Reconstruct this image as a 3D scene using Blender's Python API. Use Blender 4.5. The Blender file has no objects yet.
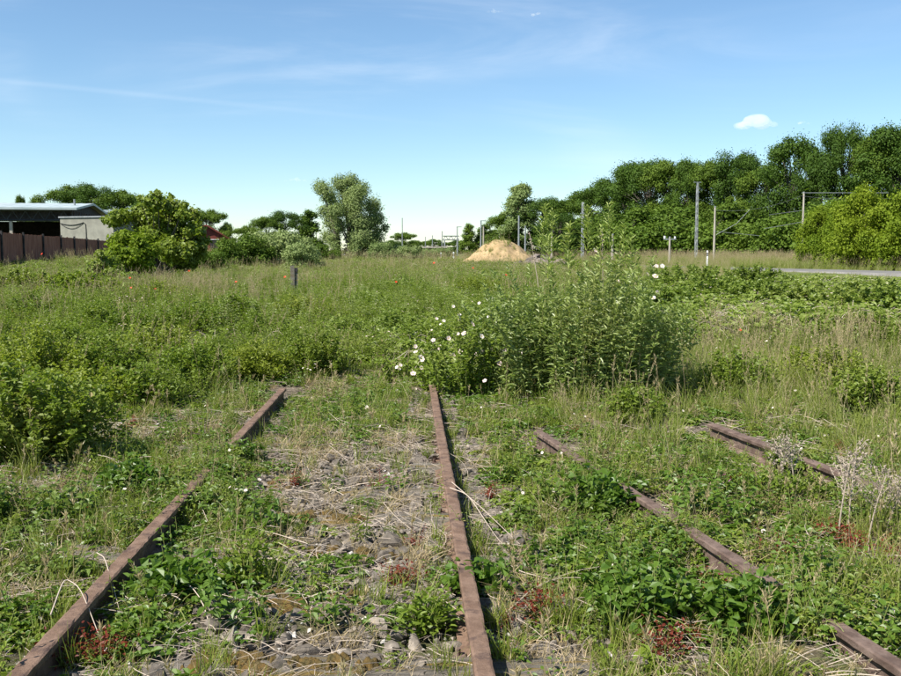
import bpy, bmesh, math, random
import numpy as np
from mathutils import Vector, Matrix, noise as mnoise

SC = bpy.context.scene
COL = SC.collection
R = math.radians

# ------------------------------------------------------------------ camera
FPX, CX, CY, HOR = 950.0, 450.5, 338.0, 250.0      # focal length and horizon row in photo pixels
CAMZ = 1.53
PITCH = math.atan((CY - HOR) / FPX)
cam_d = bpy.data.cameras.new('camera')
cam = bpy.data.objects.new('camera', cam_d); COL.objects.link(cam)
cam.location = (0, 0, CAMZ)
cam.rotation_euler = (math.pi / 2 - PITCH, 0, 0)
cam_d.sensor_fit = 'HORIZONTAL'; cam_d.sensor_width = 36.0
cam_d.lens = FPX / 901.0 * 36.0
cam_d.clip_start = 0.05; cam_d.clip_end = 9000
SC.camera = cam

# ------------------------------------------------------------------ sky and sun
SUN_EL, SUN_AZ = R(50), R(233)          # azimuth clockwise from +Y: the sun stands to the left and a little behind
sdir = Vector((math.sin(SUN_AZ) * math.cos(SUN_EL), math.cos(SUN_AZ) * math.cos(SUN_EL), math.sin(SUN_EL)))
w = bpy.data.worlds.new('World'); SC.world = w; w.use_nodes = True
nt = w.node_tree; N = nt.nodes; L = nt.links
for n in list(N): N.remove(n)
def nn(t, **k):
    n = N.new(t)
    for a, b in k.items(): setattr(n, a, b)
    return n
out = nn('ShaderNodeOutputWorld'); bg = nn('ShaderNodeBackground'); bg.inputs[1].default_value = 0.077
sky = nn('ShaderNodeTexSky', sky_type='NISHITA'); sky.sun_disc = False
sky.sun_elevation = SUN_EL; sky.sun_rotation = SUN_AZ
sky.air_density = 1.0; sky.dust_density = 0.0; sky.ozone_density = 4.0; sky.altitude = 50
tc = nn('ShaderNodeTexCoord')
def math_n(op, a, b=None, c=None, clamp=False):
    m = nn('ShaderNodeMath', operation=op); m.use_clamp = clamp
    for i, v in enumerate((a, b, c)):
        if v is None: continue
        if isinstance(v, (int, float)): m.inputs[i].default_value = v
        else: L.new(v, m.inputs[i])
    return m.outputs[0]
def streaks(rot, scl, nscale, lo, hi, det=6):
    mp = nn('ShaderNodeMapping'); mp.inputs['Rotation'].default_value = rot; mp.inputs['Scale'].default_value = scl
    L.new(tc.outputs['Generated'], mp.inputs['Vector'])
    no = nn('ShaderNodeTexNoise'); no.inputs['Scale'].default_value = nscale; no.inputs['Detail'].default_value = det
    no.inputs['Roughness'].default_value = 0.6; no.inputs['Distortion'].default_value = 0.6
    L.new(mp.outputs[0], no.inputs['Vector'])
    mr = nn('ShaderNodeMapRange', interpolation_type='SMOOTHSTEP'); mr.inputs[1].default_value = lo; mr.inputs[2].default_value = hi
    L.new(no.outputs[0], mr.inputs[0]); return mr.outputs[0]
s1 = streaks((0, R(-14), 0), (1.1, 1.5, 7.0), 2.2, 0.42, 0.80)
s2 = streaks((0, R(10), R(20)), (1.6, 1.6, 3.0), 1.3, 0.40, 0.66, 3)
cir = math_n('MULTIPLY', math_n('MULTIPLY', s1, s2), 0.26)
# old aircraft trail: a thin great-circle band
def trail(a, b, wdt, amt):
    n = Vector(a).cross(Vector(b)).normalized()
    dp = nn('ShaderNodeVectorMath', operation='DOT_PRODUCT'); L.new(tc.outputs['Generated'], dp.inputs[0]); dp.inputs[1].default_value = n
    ab = math_n('ABSOLUTE', dp.outputs['Value'])
    mr = nn('ShaderNodeMapRange', interpolation_type='SMOOTHSTEP'); mr.inputs[1].default_value = wdt; mr.inputs[2].default_value = 0
    L.new(ab, mr.inputs[0])
    sx = nn('ShaderNodeSeparateXYZ'); L.new(tc.outputs['Generated'], sx.inputs[0])
    fx = nn('ShaderNodeMapRange'); fx.inputs[1].default_value = 0.02; fx.inputs[2].default_value = -0.3
    L.new(sx.outputs[0], fx.inputs[0])
    return math_n('MULTIPLY', math_n('MULTIPLY', mr.outputs[0], fx.outputs[0], clamp=True), amt)
tr = trail((-0.474, 1, 0.175), (-0.22, 1, 0.150), 0.0040, 0.065)
# thin veil of brighter air low over the horizon
sxz = nn('ShaderNodeSeparateXYZ'); L.new(tc.outputs['Generated'], sxz.inputs[0])
fac = math_n('ADD', cir, tr, clamp=True)
mx = nn('ShaderNodeMix', data_type='RGBA'); L.new(fac, mx.inputs['Factor'])
sk = nn('ShaderNodeMix', data_type='RGBA', blend_type='MULTIPLY'); sk.inputs['Factor'].default_value = 1; L.new(sky.outputs[0], sk.inputs['A']); sk.inputs['B'].default_value = (.95, 1.04, 1.05, 1)
L.new(sk.outputs['Result'], mx.inputs['A'])
mx.inputs['B'].default_value = (8.2, 8.6, 9.0, 1)
L.new(mx.outputs['Result'], bg.inputs[0]); L.new(bg.outputs[0], out.inputs[0])

sun_d = bpy.data.lights.new('sun', 'SUN'); sun_d.energy = 5.0; sun_d.angle = R(0.53); sun_d.color = (1.0, 0.955, 0.88)
sun = bpy.data.objects.new('sun', sun_d); COL.objects.link(sun)
sun.rotation_euler = (-sdir).to_track_quat('-Z', 'Y').to_euler(); sun.location = (-30, -15, 40)

SC.view_settings.view_transform = 'Standard'; SC.view_settings.look = 'None'
SC.view_settings.exposure = 0.95; SC.view_settings.gamma = 1.0; SC.view_settings.use_curve_mapping = False
cy = SC.cycles
cy.max_bounces = 8; cy.diffuse_bounces = 5; cy.glossy_bounces = 2; cy.transmission_bounces = 6; cy.volume_bounces = 2
cy.transparent_max_bounces = 6; cy.caustics_reflective = False; cy.caustics_refractive = False

# ------------------------------------------------------------------ terrain and projection
def sstep(a, b, x):
    t = np.clip((np.asarray(x, float) - a) / (b - a), 0, 1); return t * t * (3 - 2 * t)
rs0 = np.random.RandomState(7)
_tab = rs0.rand(256, 256)
def vnoise(x, y, s=1.0, o=0):
    x = np.asarray(x, float) * s + 37.3 + o * 11.7; y = np.asarray(y, float) * s + 91.1 + o * 5.3
    xi = np.floor(x).astype(int); yi = np.floor(y).astype(int); fx = x - xi; fy = y - yi
    fx = fx * fx * (3 - 2 * fx); fy = fy * fy * (3 - 2 * fy)
    g = lambda a, b: _tab[a % 256, b % 256]
    return (g(xi, yi) * (1 - fx) + g(xi + 1, yi) * fx) * (1 - fy) + (g(xi, yi + 1) * (1 - fx) + g(xi + 1, yi + 1) * fx) * fy
def base_z(x, y):
    x = np.asarray(x, float); y = np.asarray(y, float)
    z = 0.10 * sstep(12, 30, y) + 0.55 * sstep(35, 60, y) * sstep(-8, -26, x)
    return z
def ground_z(x, y):
    x = np.asarray(x, float); y = np.asarray(y, float)
    f = sstep(300, 60, y)
    return base_z(x, y) + f * ((vnoise(x, y, 1.1) - .5) * 0.07 + (vnoise(x, y, 4.3, 3) - .5) * 0.035 + (vnoise(x, y, 0.12, 5) - .5) * 0.25 * sstep(12, 30, y))
cp, sp = math.cos(PITCH), math.sin(PITCH)
def project(x, y, z):
    dx, dy, dz = np.asarray(x, float), np.asarray(y, float), np.asarray(z, float) - CAMZ
    f = dy * cp - dz * sp; u = dy * sp + dz * cp
    return CX + FPX * dx / f, CY - FPX * u / f
def at(px, py, D):
    """point seen at a photo pixel, D metres ahead"""
    a = (px - CX) / FPX; b = (CY - py) / FPX
    vy = cp + b * sp; vz = -sp + b * cp
    t = D / vy
    return Vector((a * t, D, CAMZ + vz * t))
def gp(px, py):
    """ground point seen at a photo pixel"""
    a = (px - CX) / FPX; b = (CY - py) / FPX
    vy = cp + b * sp; vz = -sp + b * cp
    z = 0.0
    for _ in range(8):
        t = (z - CAMZ) / vz; x, y = a * t, vy * t; z = float(base_z(x, y))
    return x, y
def colx(px, D): return (px - CX) / FPX * D * cp * 1.003

# ------------------------------------------------------------------ tagging
def tag(o, label=None, cat=None, group=None, kind=None):
    if label: o['label'] = label
    if cat: o['category'] = cat
    if group: o['group'] = group
    if kind: o['kind'] = kind
    return o
def empty(name, loc, rz=0.0, label=None, cat=None, group=None):
    o = bpy.data.objects.new(name, None); COL.objects.link(o)
    o.empty_display_size = 0.2; o.location = loc; o.rotation_euler = (0, 0, rz)
    return tag(o, label, cat, group)
def copy_tree(o, parent=None):
    c = o.copy(); COL.objects.link(c)
    if parent is not None: c.parent = parent
    for ch in list(o.children): copy_tree(ch, c)
    return c

# ------------------------------------------------------------------ materials
def mat(name):
    m = bpy.data.materials.new(name); m.use_nodes = True
    t = m.node_tree
    for n in list(t.nodes): t.nodes.remove(n)
    return m, t
def mix_rgb(t, f, a, b, blend='MIX'):
    m = t.nodes.new('ShaderNodeMix'); m.data_type = 'RGBA'; m.blend_type = blend
    for s, v in (('Factor', f), ('A', a), ('B', b)):
        if isinstance(v, (int, float)): m.inputs[s].default_value = v
        elif isinstance(v, tuple): m.inputs[s].default_value = (*v[:3], 1)
        else: t.links.new(v, m.inputs[s])
    return m.outputs['Result']
def mth(t, op, a, b=0.0, clamp=False):
    m = t.nodes.new('ShaderNodeMath'); m.operation = op; m.use_clamp = clamp
    for i, v in enumerate((a, b)):
        if isinstance(v, (int, float)): m.inputs[i].default_value = v
        else: t.links.new(v, m.inputs[i])
    return m.outputs[0]
def tex_noise(t, scale, det=4, rough=.6, vec=None, dist=0):
    n = t.nodes.new('ShaderNodeTexNoise'); n.inputs['Scale'].default_value = scale; n.inputs['Detail'].default_value = det
    n.inputs['Roughness'].default_value = rough; n.inputs['Distortion'].default_value = dist
    if vec is not None: t.links.new(vec, n.inputs['Vector'])
    return n.outputs[0]
def ramp(t, f, lo, hi):
    n = t.nodes.new('ShaderNodeMapRange'); n.interpolation_type = 'SMOOTHSTEP'
    n.inputs[1].default_value = lo; n.inputs[2].default_value = hi; t.links.new(f, n.inputs[0]); return n.outputs[0]
def attr(t, name, typ='GEOMETRY'):
    n = t.nodes.new('ShaderNodeAttribute'); n.attribute_name = name; n.attribute_type = typ; return n.outputs['Fac']
def coords(t, kind='Object', scale=None):
    n = t.nodes.new('ShaderNodeTexCoord')
    if scale is None: return n.outputs[kind]
    m = t.nodes.new('ShaderNodeMapping'); m.inputs['Scale'].default_value = scale
    t.links.new(n.outputs[kind], m.inputs[0]); return m.outputs[0]
def leaf_mat(name, a, b, transl=0.40, rough=0.5, spec=0.35, dry=None, dryamt=0.12, inst=True):
    m, t = mat(name)
    lv = attr(t, 'lv')
    ra = t.nodes.new('ShaderNodeObjectInfo').outputs['Random']
    f = mth(t, 'MULTIPLY', lv, 0.55)
    f = mth(t, 'ADD', f, mth(t, 'MULTIPLY', ra, 0.2 if inst else 0.5))
    if inst: f = mth(t, 'ADD', f, mth(t, 'MULTIPLY', attr(t, 'tint', 'INSTANCER'), 0.35), clamp=True)
    a = (a[0] * 1.13, a[1], a[2]); b = (b[0] * 1.13, b[1], b[2])
    f = mth(t, 'ADD', mth(t, 'MULTIPLY', f, .8), mth(t, 'MULTIPLY', mth(t, 'SUBTRACT', tex_noise(t, .9 if inst else .35, 3, .6, t.nodes.new('ShaderNodeNewGeometry').outputs['Position']), .4), .9), clamp=True)
    c = mix_rgb(t, f, a, b)
    if inst and name != 'pale_rose_petal' and a[1] > a[0]:
        c = mix_rgb(t, mth(t, 'MULTIPLY', ramp(t, tex_noise(t, .55, 4, .65, t.nodes.new('ShaderNodeNewGeometry').outputs['Position']), .5, .68), .30), c, (.27, .26, .08))
    if dry is not None:
        c = mix_rgb(t, ramp(t, lv, 1.0 - dryamt, 1.0 - dryamt * 0.85), c, dry)
    p = t.nodes.new('ShaderNodeBsdfPrincipled'); t.links.new(c, p.inputs['Base Color'])
    p.inputs['Roughness'].default_value = rough; p.inputs['Specular IOR Level'].default_value = spec
    tr = t.nodes.new('ShaderNodeBsdfTranslucent')
    t.links.new(mix_rgb(t, 1.0, c, (1.15, 1.25, 0.7), 'MULTIPLY'), tr.inputs['Color'])
    ms = t.nodes.new('ShaderNodeMixShader'); ms.inputs[0].default_value = transl
    t.links.new(p.outputs[0], ms.inputs[1]); t.links.new(tr.outputs[0], ms.inputs[2])
    o = t.nodes.new('ShaderNodeOutputMaterial'); t.links.new(ms.outputs[0], o.inputs[0]); return m
def surf_mat(name, a, b, nscale=6, rough=.85, bump=0.3, bscale=40, spec=.25, c=None, cs=2.0, clo=.55, chi=.7, stretch=None, metallic=0, rnd=0.0):
    m, t = mat(name)
    v = coords(t, 'Object', stretch)
    col = mix_rgb(t, ramp(t, tex_noise(t, nscale, 6, .65, v), .32, .68), a, b)
    if c is not None: col = mix_rgb(t, ramp(t, tex_noise(t, cs, 5, .7, v), clo, chi), col, c)
    if rnd:
        ra = t.nodes.new('ShaderNodeObjectInfo').outputs['Random']
        g = mth(t, 'ADD', mth(t, 'MULTIPLY', ra, rnd), 1 - rnd / 2)
        h = t.nodes.new('ShaderNodeHueSaturation'); t.links.new(g, h.inputs['Value']); t.links.new(col, h.inputs['Color']); col = h.outputs[0]
    p = t.nodes.new('ShaderNodeBsdfPrincipled'); t.links.new(col, p.inputs['Base Color'])
    p.inputs['Roughness'].default_value = rough; p.inputs['Specular IOR Level'].default_value = spec; p.inputs['Metallic'].default_value = metallic
    if bump:
        bn = t.nodes.new('ShaderNodeBump'); bn.inputs['Strength'].default_value = bump; bn.inputs['Distance'].default_value = 0.01
        t.links.new(tex_noise(t, bscale, 6, .7, v), bn.inputs['Height']); t.links.new(bn.outputs[0], p.inputs['Normal'])
    o = t.nodes.new('ShaderNodeOutputMaterial'); t.links.new(p.outputs[0], o.inputs[0]); return m

M = {}
M['leaf'] = leaf_mat('green_leaf', (.095, .165, .014), (.185, .265, .034), dry=(.30, .25, .10), dryamt=.03)
M['lush'] = leaf_mat('lush_leaf', (.060, .135, .014), (.120, .215, .028), rough=.42, spec=.4)
M['yleaf'] = leaf_mat('yellow_green_leaf', (.150, .220, .018), (.240, .310, .040))
M['bush'] = leaf_mat('shrub_leaf', (.105, .180, .016), (.190, .275, .034))
M['bramble'] = leaf_mat('bramble_leaf', (.120, .200, .024), (.235, .320, .070), rough=.45, spec=.4)
M['willow'] = leaf_mat('willow_leaf', (.180, .270, .065), (.350, .440, .190), rough=.42, spec=.5)
M['shoot'] = leaf_mat('shoot_leaf', (.20, .29, .06), (.34, .43, .15))
M['grass'] = leaf_mat('grass_blade', (.125, .195, .022), (.225, .290, .055), dry=(.36, .30, .16), dryamt=.14)
M['tgrass'] = leaf_mat('tall_grass_blade', (.140, .210, .026), (.250, .310, .075), dry=(.42, .37, .20), dryamt=.14)
M['dgrass'] = leaf_mat('dry_grass_blade', (.22, .20, .09), (.40, .34, .19), transl=.2)
M['seed'] = leaf_mat('grass_seed_head', (.26, .24, .12), (.44, .40, .24), transl=.3)
M['straw'] = leaf_mat('dead_stem', (.23, .21, .16), (.49, .46, .37), transl=.05, rough=.75, spec=.2)
M['deadhead'] = leaf_mat('dead_flower_head', (.19, .17, .125), (.40, .375, .31), transl=.1, rough=.9)
M['stem'] = leaf_mat('green_stem', (.10, .14, .03), (.17, .20, .06), transl=.05)
M['redherb'] = leaf_mat('red_herb_leaf', (.11, .022, .014), (.24, .060, .030))
M['purple'] = leaf_mat('purple_petal', (.42, .14, .36), (.6, .28, .52))
M['petal'] = leaf_mat('pale_rose_petal', (.74, .62, .60), (.86, .80, .78), transl=.35)
M['white'] = leaf_mat('white_petal', (.78, .76, .70), (.86, .85, .80), transl=.35)
M['poppy'] = leaf_mat('poppy_petal', (.62, .045, .012), (.80, .09, .02), transl=.3)
M['heart'] = leaf_mat('flower_heart', (.45, .32, .04), (.55, .4, .06), transl=.05)
M['oak'] = leaf_mat('dark_tree_leaf', (0.023, 0.060, 0.008), (0.073, 0.141, 0.017), inst=False, rough=.6, spec=.15, transl=.22)
M['oak2'] = leaf_mat('mid_tree_leaf', (0.046, 0.099, 0.010), (0.114, 0.187, 0.023), inst=False, rough=.6, spec=.15, transl=.25)
M['ytree'] = leaf_mat('yellow_tree_leaf', (.100, .180, .012), (.205, .285, .022), inst=False, rough=.6, spec=.15)
M['wtree'] = leaf_mat('grey_green_tree_leaf', (0.112, 0.188, 0.053), (0.247, 0.330, 0.128), inst=False, rough=.6, spec=.15, transl=.25)
M['bark'] = surf_mat('bark', (.06, .05, .04), (.15, .13, .10), 8, stretch=(3, 3, .6))
M['rust'] = surf_mat('rusted_rail_steel', (.118, .070, .044), (.205, .132, .090), 9, .75, .55, 120, .3, c=(.075, .046, .034), cs=7, clo=.50, chi=.66)
M['rustd'] = surf_mat('flaking_rail_steel', (.085, .055, .042), (.17, .12, .095), 12, .85, .6, 90)
M['stone'] = surf_mat('ballast_stone', (.095, .080, .064), (.235, .200, .160), 14, .88, .6, 70, .25, c=(.36, .32, .27), cs=30, clo=.6, chi=.72, rnd=.7)
M['pstone'] = surf_mat('pale_gravel', (.30, .28, .25), (.48, .45, .41), 14, .88, .5, 70, rnd=.5)
M['wood'] = surf_mat('weathered_sleeper_wood', (.10, .086, .068), (.25, .225, .185), 5, .9, 1.0, 26, stretch=(1.2, 14, 8), c=(.20, .135, .03), cs=2.5, clo=.5, chi=.66)
M['moss'] = surf_mat('rusty_moss', (.075, .062, .024), (.160, .098, .028), 25, .95, 1.0, 130)
M['sand'] = surf_mat('sand', (.28, .195, .095), (.40, .285, .155), 1.2, .95, .6, 12, c=(.28, .22, .10), cs=1.1, clo=.56, chi=.7)
M['white_p'] = surf_mat('white_plastic', (.72, .72, .70), (.80, .80, .78), 4, .45, 0)
M['black_p'] = surf_mat('black_plastic', (.02, .02, .02), (.03, .03, .03), 4, .5, 0)
M['redref'] = surf_mat('reflector', (.45, .42, .40), (.5, .48, .45), 4, .3, 0)
M['steel'] = surf_mat('galvanised_steel', (.20, .215, .22), (.30, .315, .32), 3, .55, 0, metallic=.3)
M['dsteel'] = surf_mat('dark_painted_steel', (.035, .038, .042), (.06, .065, .07), 3, .7, 0)
M['bush2'] = leaf_mat('bright_shrub_leaf', (.120, .195, .018), (.215, .290, .036))
M['pole'] = surf_mat('weathered_pole', (.26, .23, .19), (.42, .38, .32), 3, .85, .2, stretch=(3, 3, .3))
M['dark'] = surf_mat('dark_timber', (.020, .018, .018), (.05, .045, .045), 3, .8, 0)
M['fence'] = surf_mat('brown_stained_boards', (.20, .075, .050), (.32, .150, .105), 2.2, .85, .3, 20, stretch=(4, 4, .5), c=(.16, .11, .09), cs=1.5, clo=.6, chi=.75)
M['brown'] = surf_mat('brown_cladding', (.085, .045, .035), (.14, .08, .06), 2, .85, 0)
M['beige'] = surf_mat('beige_render', (.185, .18, .15), (.255, .25, .205), 1.2, .9, .2, 20, c=(.25, .24, .19), cs=.8, clo=.55, chi=.75)
M['roofm'] = surf_mat('pale_sheet_roof', (.30, .36, .36), (.40, .45, .45), .8, .5, 0, metallic=.1)
M['redwall'] = surf_mat('red_brick', (.14, .035, .028), (.20, .055, .042), 2, .9, 0)
M['glass'] = surf_mat('pale_window', (.55, .62, .72), (.65, .72, .80), 2, .2, 0)
M['asphalt'] = surf_mat('bleached_asphalt', (.13, .125, .115), (.19, .18, .165), 1.4, .9, .2, 60)
M['rubble'] = surf_mat('rubble', (.10, .085, .07), (.22, .18, .155), 3, .9, .5, 10, rnd=.5)
M['orange'] = surf_mat('orange_plastic', (.75, .16, .02), (.8, .2, .03), 2, .5, 0)

# ground
m, t = mat('soil_and_litter')
v = coords(t, 'Object')
c = mix_rgb(t, ramp(t, tex_noise(t, 9, 8, .7, v), .35, .65), (.058, .044, .032), (.16, .128, .092))
c = mix_rgb(t, ramp(t, tex_noise(t, 60, 4, .8, v), .52, .66), c, (.27, .235, .18))
c = mix_rgb(t, ramp(t, tex_noise(t, 1.3, 5, .6, v), .47, .62), c, (.075, .095, .022))
c = mix_rgb(t, ramp(t, tex_noise(t, 3.1, 5, .7, v), .60, .68), c, (.17, .115, .03))
gm = t.nodes.new('ShaderNodeSeparateXYZ'); t.links.new(v, gm.inputs[0])
c2 = mix_rgb(t, ramp(t, tex_noise(t, .25, 6, .7, v), .35, .65), (.085, .115, .028), (.16, .165, .06))
c = mix_rgb(t, ramp(t, gm.outputs[1], 11, 20), c, c2)
p = t.nodes.new('ShaderNodeBsdfPrincipled'); t.links.new(c, p.inputs['Base Color']); p.inputs['Roughness'].default_value = .95
p.inputs['Specular IOR Level'].default_value = .15
bn = t.nodes.new('ShaderNodeBump'); bn.inputs['Strength'].default_value = .9; bn.inputs['Distance'].default_value = .02
t.links.new(tex_noise(t, 38, 8, .75, v), bn.inputs['Height']); t.links.new(bn.outputs[0], p.inputs['Normal'])
o = t.nodes.new('ShaderNodeOutputMaterial'); t.links.new(p.outputs[0], o.inputs[0]); M['ground'] = m

# ------------------------------------------------------------------ mesh builder
class MB:
    def __init__(s): s.V = []; s.F = []; s.n = 0; s.mi = []; s.lv = []
    def add(s, V, F, mi=0, lv=0.5):
        V = np.asarray(V, np.float32).reshape(-1, 3); F = np.asarray(F, np.int64)
        s.V.append(V); s.F.append(F + s.n); s.n += len(V)
        s.mi.append(np.full(len(F), mi, np.int32)); s.lv.append(np.broadcast_to(np.asarray(lv, np.float32), (len(F),)).copy())
    def mesh(s, name, mats, smooth=False):
        me = bpy.data.meshes.new(name)
        if s.n:
            V = np.concatenate(s.V); me.vertices.add(len(V)); me.vertices.foreach_set('co', V.ravel())
            tot = np.concatenate([np.full(len(f), f.shape[1]) for f in s.F]); idx = np.concatenate([f.ravel() for f in s.F])
            st = np.concatenate([[0], np.cumsum(tot)[:-1]])
            me.loops.add(len(idx)); me.loops.foreach_set('vertex_index', idx.astype(np.int32))
            me.polygons.add(len(tot)); me.polygons.foreach_set('loop_start', st.astype(np.int32))
            me.polygons.foreach_set('material_index', np.concatenate(s.mi))
            me.polygons.foreach_set('use_smooth', np.full(len(tot), smooth))
            a = me.attributes.new('lv', 'FLOAT', 'FACE'); a.data.foreach_set('value', np.concatenate(s.lv))
            me.update(calc_edges=True)
        for q in mats: me.materials.append(M[q] if isinstance(q, str) else q)
        return me
    def obj(s, name, mats, parent=None, smooth=False, loc=None):
        o = bpy.data.objects.new(name, s.mesh(name, mats, smooth)); COL.objects.link(o)
        if parent is not None: o.parent = parent
        if loc is not None: o.location = loc
        return o
def unit(a):
    a = np.asarray(a, float); return a / np.maximum(np.linalg.norm(a, axis=-1, keepdims=True), 1e-9)
def leaves(mb, P, D, Nn, Lg, Wd, mi, rs, simple=False, curl=.15):
    n = len(P)
    if n == 0: return
    P = np.asarray(P, float); D = unit(D); S = unit(np.cross(D, Nn)); U = np.cross(S, D)
    Lg = np.broadcast_to(np.asarray(Lg, float), (n,))[:, None]; Wd = np.broadcast_to(np.asarray(Wd, float), (n,))[:, None]
    lv = rs.rand(n)
    if simple:
        V = np.stack([P, P + D * Lg * .45 + S * Wd * .5, P + D * Lg - U * Lg * curl, P + D * Lg * .45 - S * Wd * .5], 1)
        F = np.arange(n * 4).reshape(n, 4); mb.add(V, F, mi, lv)
    else:
        f = U * Wd * .22
        V = np.stack([P, P + D * Lg * .28 + S * Wd * .5 + f, P + D * Lg * .66 + S * Wd * .38 + f - U * Lg * curl * .4, P + D * Lg - U * Lg * curl,
                      P + D * Lg * .66 - S * Wd * .38 + f - U * Lg * curl * .4, P + D * Lg * .28 - S * Wd * .5 + f], 1)
        k = (np.arange(n) * 6)[:, None]
        F = np.concatenate([k + np.array([[0, 1, 2, 3]]), k + np.array([[0, 3, 4, 5]])]); mb.add(V, F, mi, np.concatenate([lv, lv]))
def tube(mb, pts, rad, mi=0, sides=5, lv=.5, cap=True):
    pts = np.asarray(pts, float); k = len(pts); rad = np.broadcast_to(np.asarray(rad, float), (k,))
    T = unit(np.gradient(pts, axis=0)); ref = np.array([0.31, 0.17, .93]) if abs(T[0, 2]) < .9 else np.array([1., .13, 0])
    A = unit(np.cross(T, ref)); B = np.cross(T, A)
    an = np.arange(sides) / sides * 2 * math.pi
    V = pts[:, None] + rad[:, None, None] * (np.cos(an)[None, :, None] * A[:, None] + np.sin(an)[None, :, None] * B[:, None])
    F = []
    for i in range(k - 1):
        for j in range(sides):
            F.append((i * sides + j, i * sides + (j + 1) % sides, (i + 1) * sides + (j + 1) % sides, (i + 1) * sides + j))
    base = mb.n; mb.add(V, F, mi, lv)
    if cap:
        for r0 in (0, (k - 1)):
            q = V[r0]; c0 = pts[r0]
            mb.add(np.vstack([q, c0]), [(j, (j + 1) % sides, sides) for j in range(sides)], mi, lv)
def blades(mb, P, H, Wd, lean, rs, mi, seg=3):
    """grass blades as curved tapering strips"""
    n = len(P); az = rs.rand(n) * 2 * math.pi; d = np.stack([np.cos(az), np.sin(az), np.zeros(n)], 1); s = np.stack([-np.sin(az), np.cos(az), np.zeros(n)], 1)
    tw = rs.rand(n) * math.pi; s = s * np.cos(tw)[:, None] + d * np.sin(tw)[:, None]
    H = np.broadcast_to(H, (n,)); lean = np.broadcast_to(lean, (n,)); Wd = np.broadcast_to(Wd, (n,))
    rows = []
    for i in range(seg + 1):
        u = i / seg
        c = P + d * (lean * H * u ** 1.8)[:, None]; c = c.copy(); c[:, 2] += H * (u - .35 * lean * u * u)
        wd = (Wd * (1 - u ** 1.5) * .5 + .0003)[:, None]
        rows.append(c - s * wd); rows.append(c + s * wd)
    V = np.stack(rows, 1); q = len(rows); k = (np.arange(n) * q)[:, None]; lv = rs.rand(n)
    for i in range(seg):
        mb.add(V if i == 0 else np.zeros((0, 3)), (k + np.array([[2 * i, 2 * i + 1, 2 * i + 3, 2 * i + 2]])) - (0 if i == 0 else n * q), mi, lv)
    return d
def box(mb, c, sz, mi=0, rz=0.0, lv=.5, rot=None):
    x, y, z = [q / 2 for q in sz]
    V = np.array([(-x, -y, -z), (x, -y, -z), (x, y, -z), (-x, y, -z), (-x, -y, z), (x, -y, z), (x, y, z), (-x, y, z)])
    if rot is not None: V = V @ np.array(rot.to_matrix()).T
    if rz:
        cc, ss = math.cos(rz), math.sin(rz); V = V @ np.array([[cc, ss, 0], [-ss, cc, 0], [0, 0, 1]])
    mb.add(V + np.asarray(c, float), [(3, 2, 1, 0), (4, 5, 6, 7), (0, 1, 5, 4), (1, 2, 6, 5), (2, 3, 7, 6), (3, 0, 4, 7)], mi, lv)
def flower(mb, c, nrm, r, mi, mh, rs, petals=5):
    nrm = unit(np.asarray(nrm, float)); a = unit(np.cross(nrm, [.3, .9, .1])); b = np.cross(nrm, a)
    ph = rs.rand() * 6.28
    for k in range(petals):
        t0 = ph + k * 2 * math.pi / petals; wd = math.pi / petals * .95
        e = lambda an, rr, up: np.asarray(c) + (a * math.cos(an) + b * math.sin(an)) * rr + nrm * up
        mb.add([e(t0, r * .08, 0), e(t0 - wd, r * .75, r * .2), e(t0 - wd * .5, r, r * .28), e(t0, r * .92, r * .2), e(t0 + wd * .5, r, r * .28), e(t0 + wd, r * .75, r * .2)],
               [(0, 1, 2, 3), (0, 3, 4, 5)], mi, rs.rand())
    q = [np.asarray(c) + (a * math.cos(i * 1.047) + b * math.sin(i * 1.047)) * r * .22 + nrm * r * .14 for i in range(6)]
    mb.add(q, [(0, 1, 2, 3, 4, 5)], mh, .5)

# ------------------------------------------------------------------ plant prototypes for the stuff layers
def proto_tuft(rs, n, h, wd, mats, spread=.05, lean=(.1, .6), seedheads=0):
    mb = MB(); r = spread * np.sqrt(rs.rand(n)); a = rs.rand(n) * 6.283
    P = np.stack([r * np.cos(a), r * np.sin(a), np.full(n, -.01)], 1)
    blades(mb, P, h * (.45 + .6 * rs.rand(n)), wd * (.7 + .6 * rs.rand(n)), lean[0] + (lean[1] - lean[0]) * rs.rand(n), rs, 0)
    for _ in range(seedheads):
        an = rs.rand() * 6.283; l = .05 + .25 * rs.rand(); H = h * (.95 + .5 * rs.rand())
        u = np.linspace(0, 1, 5)[:, None]; d = np.array([math.cos(an), math.sin(an), 0]); b0 = np.array([rs.randn() * spread * .5, rs.randn() * spread * .5, 0])
        pts = b0 + d * l * H * u ** 2 + np.array([0, 0, 1.]) * H * u
        tube(mb, pts, np.linspace(.0014, .0007, 5), 1, 3, rs.rand(), False)
        k = 22; uu = .74 + .26 * rs.rand(k)
        p = b0 + d * l * H * (uu ** 2)[:, None] + np.array([0, 0, 1.]) * H * uu[:, None]
        dd = rs.randn(k, 3) * .35 + np.array([0, 0, 1.])
        leaves(mb, p, dd, rs.randn(k, 3), .022 + .02 * rs.rand(k), .005, 1, rs, True)
    return mb.mesh('tuft', mats)
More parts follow.
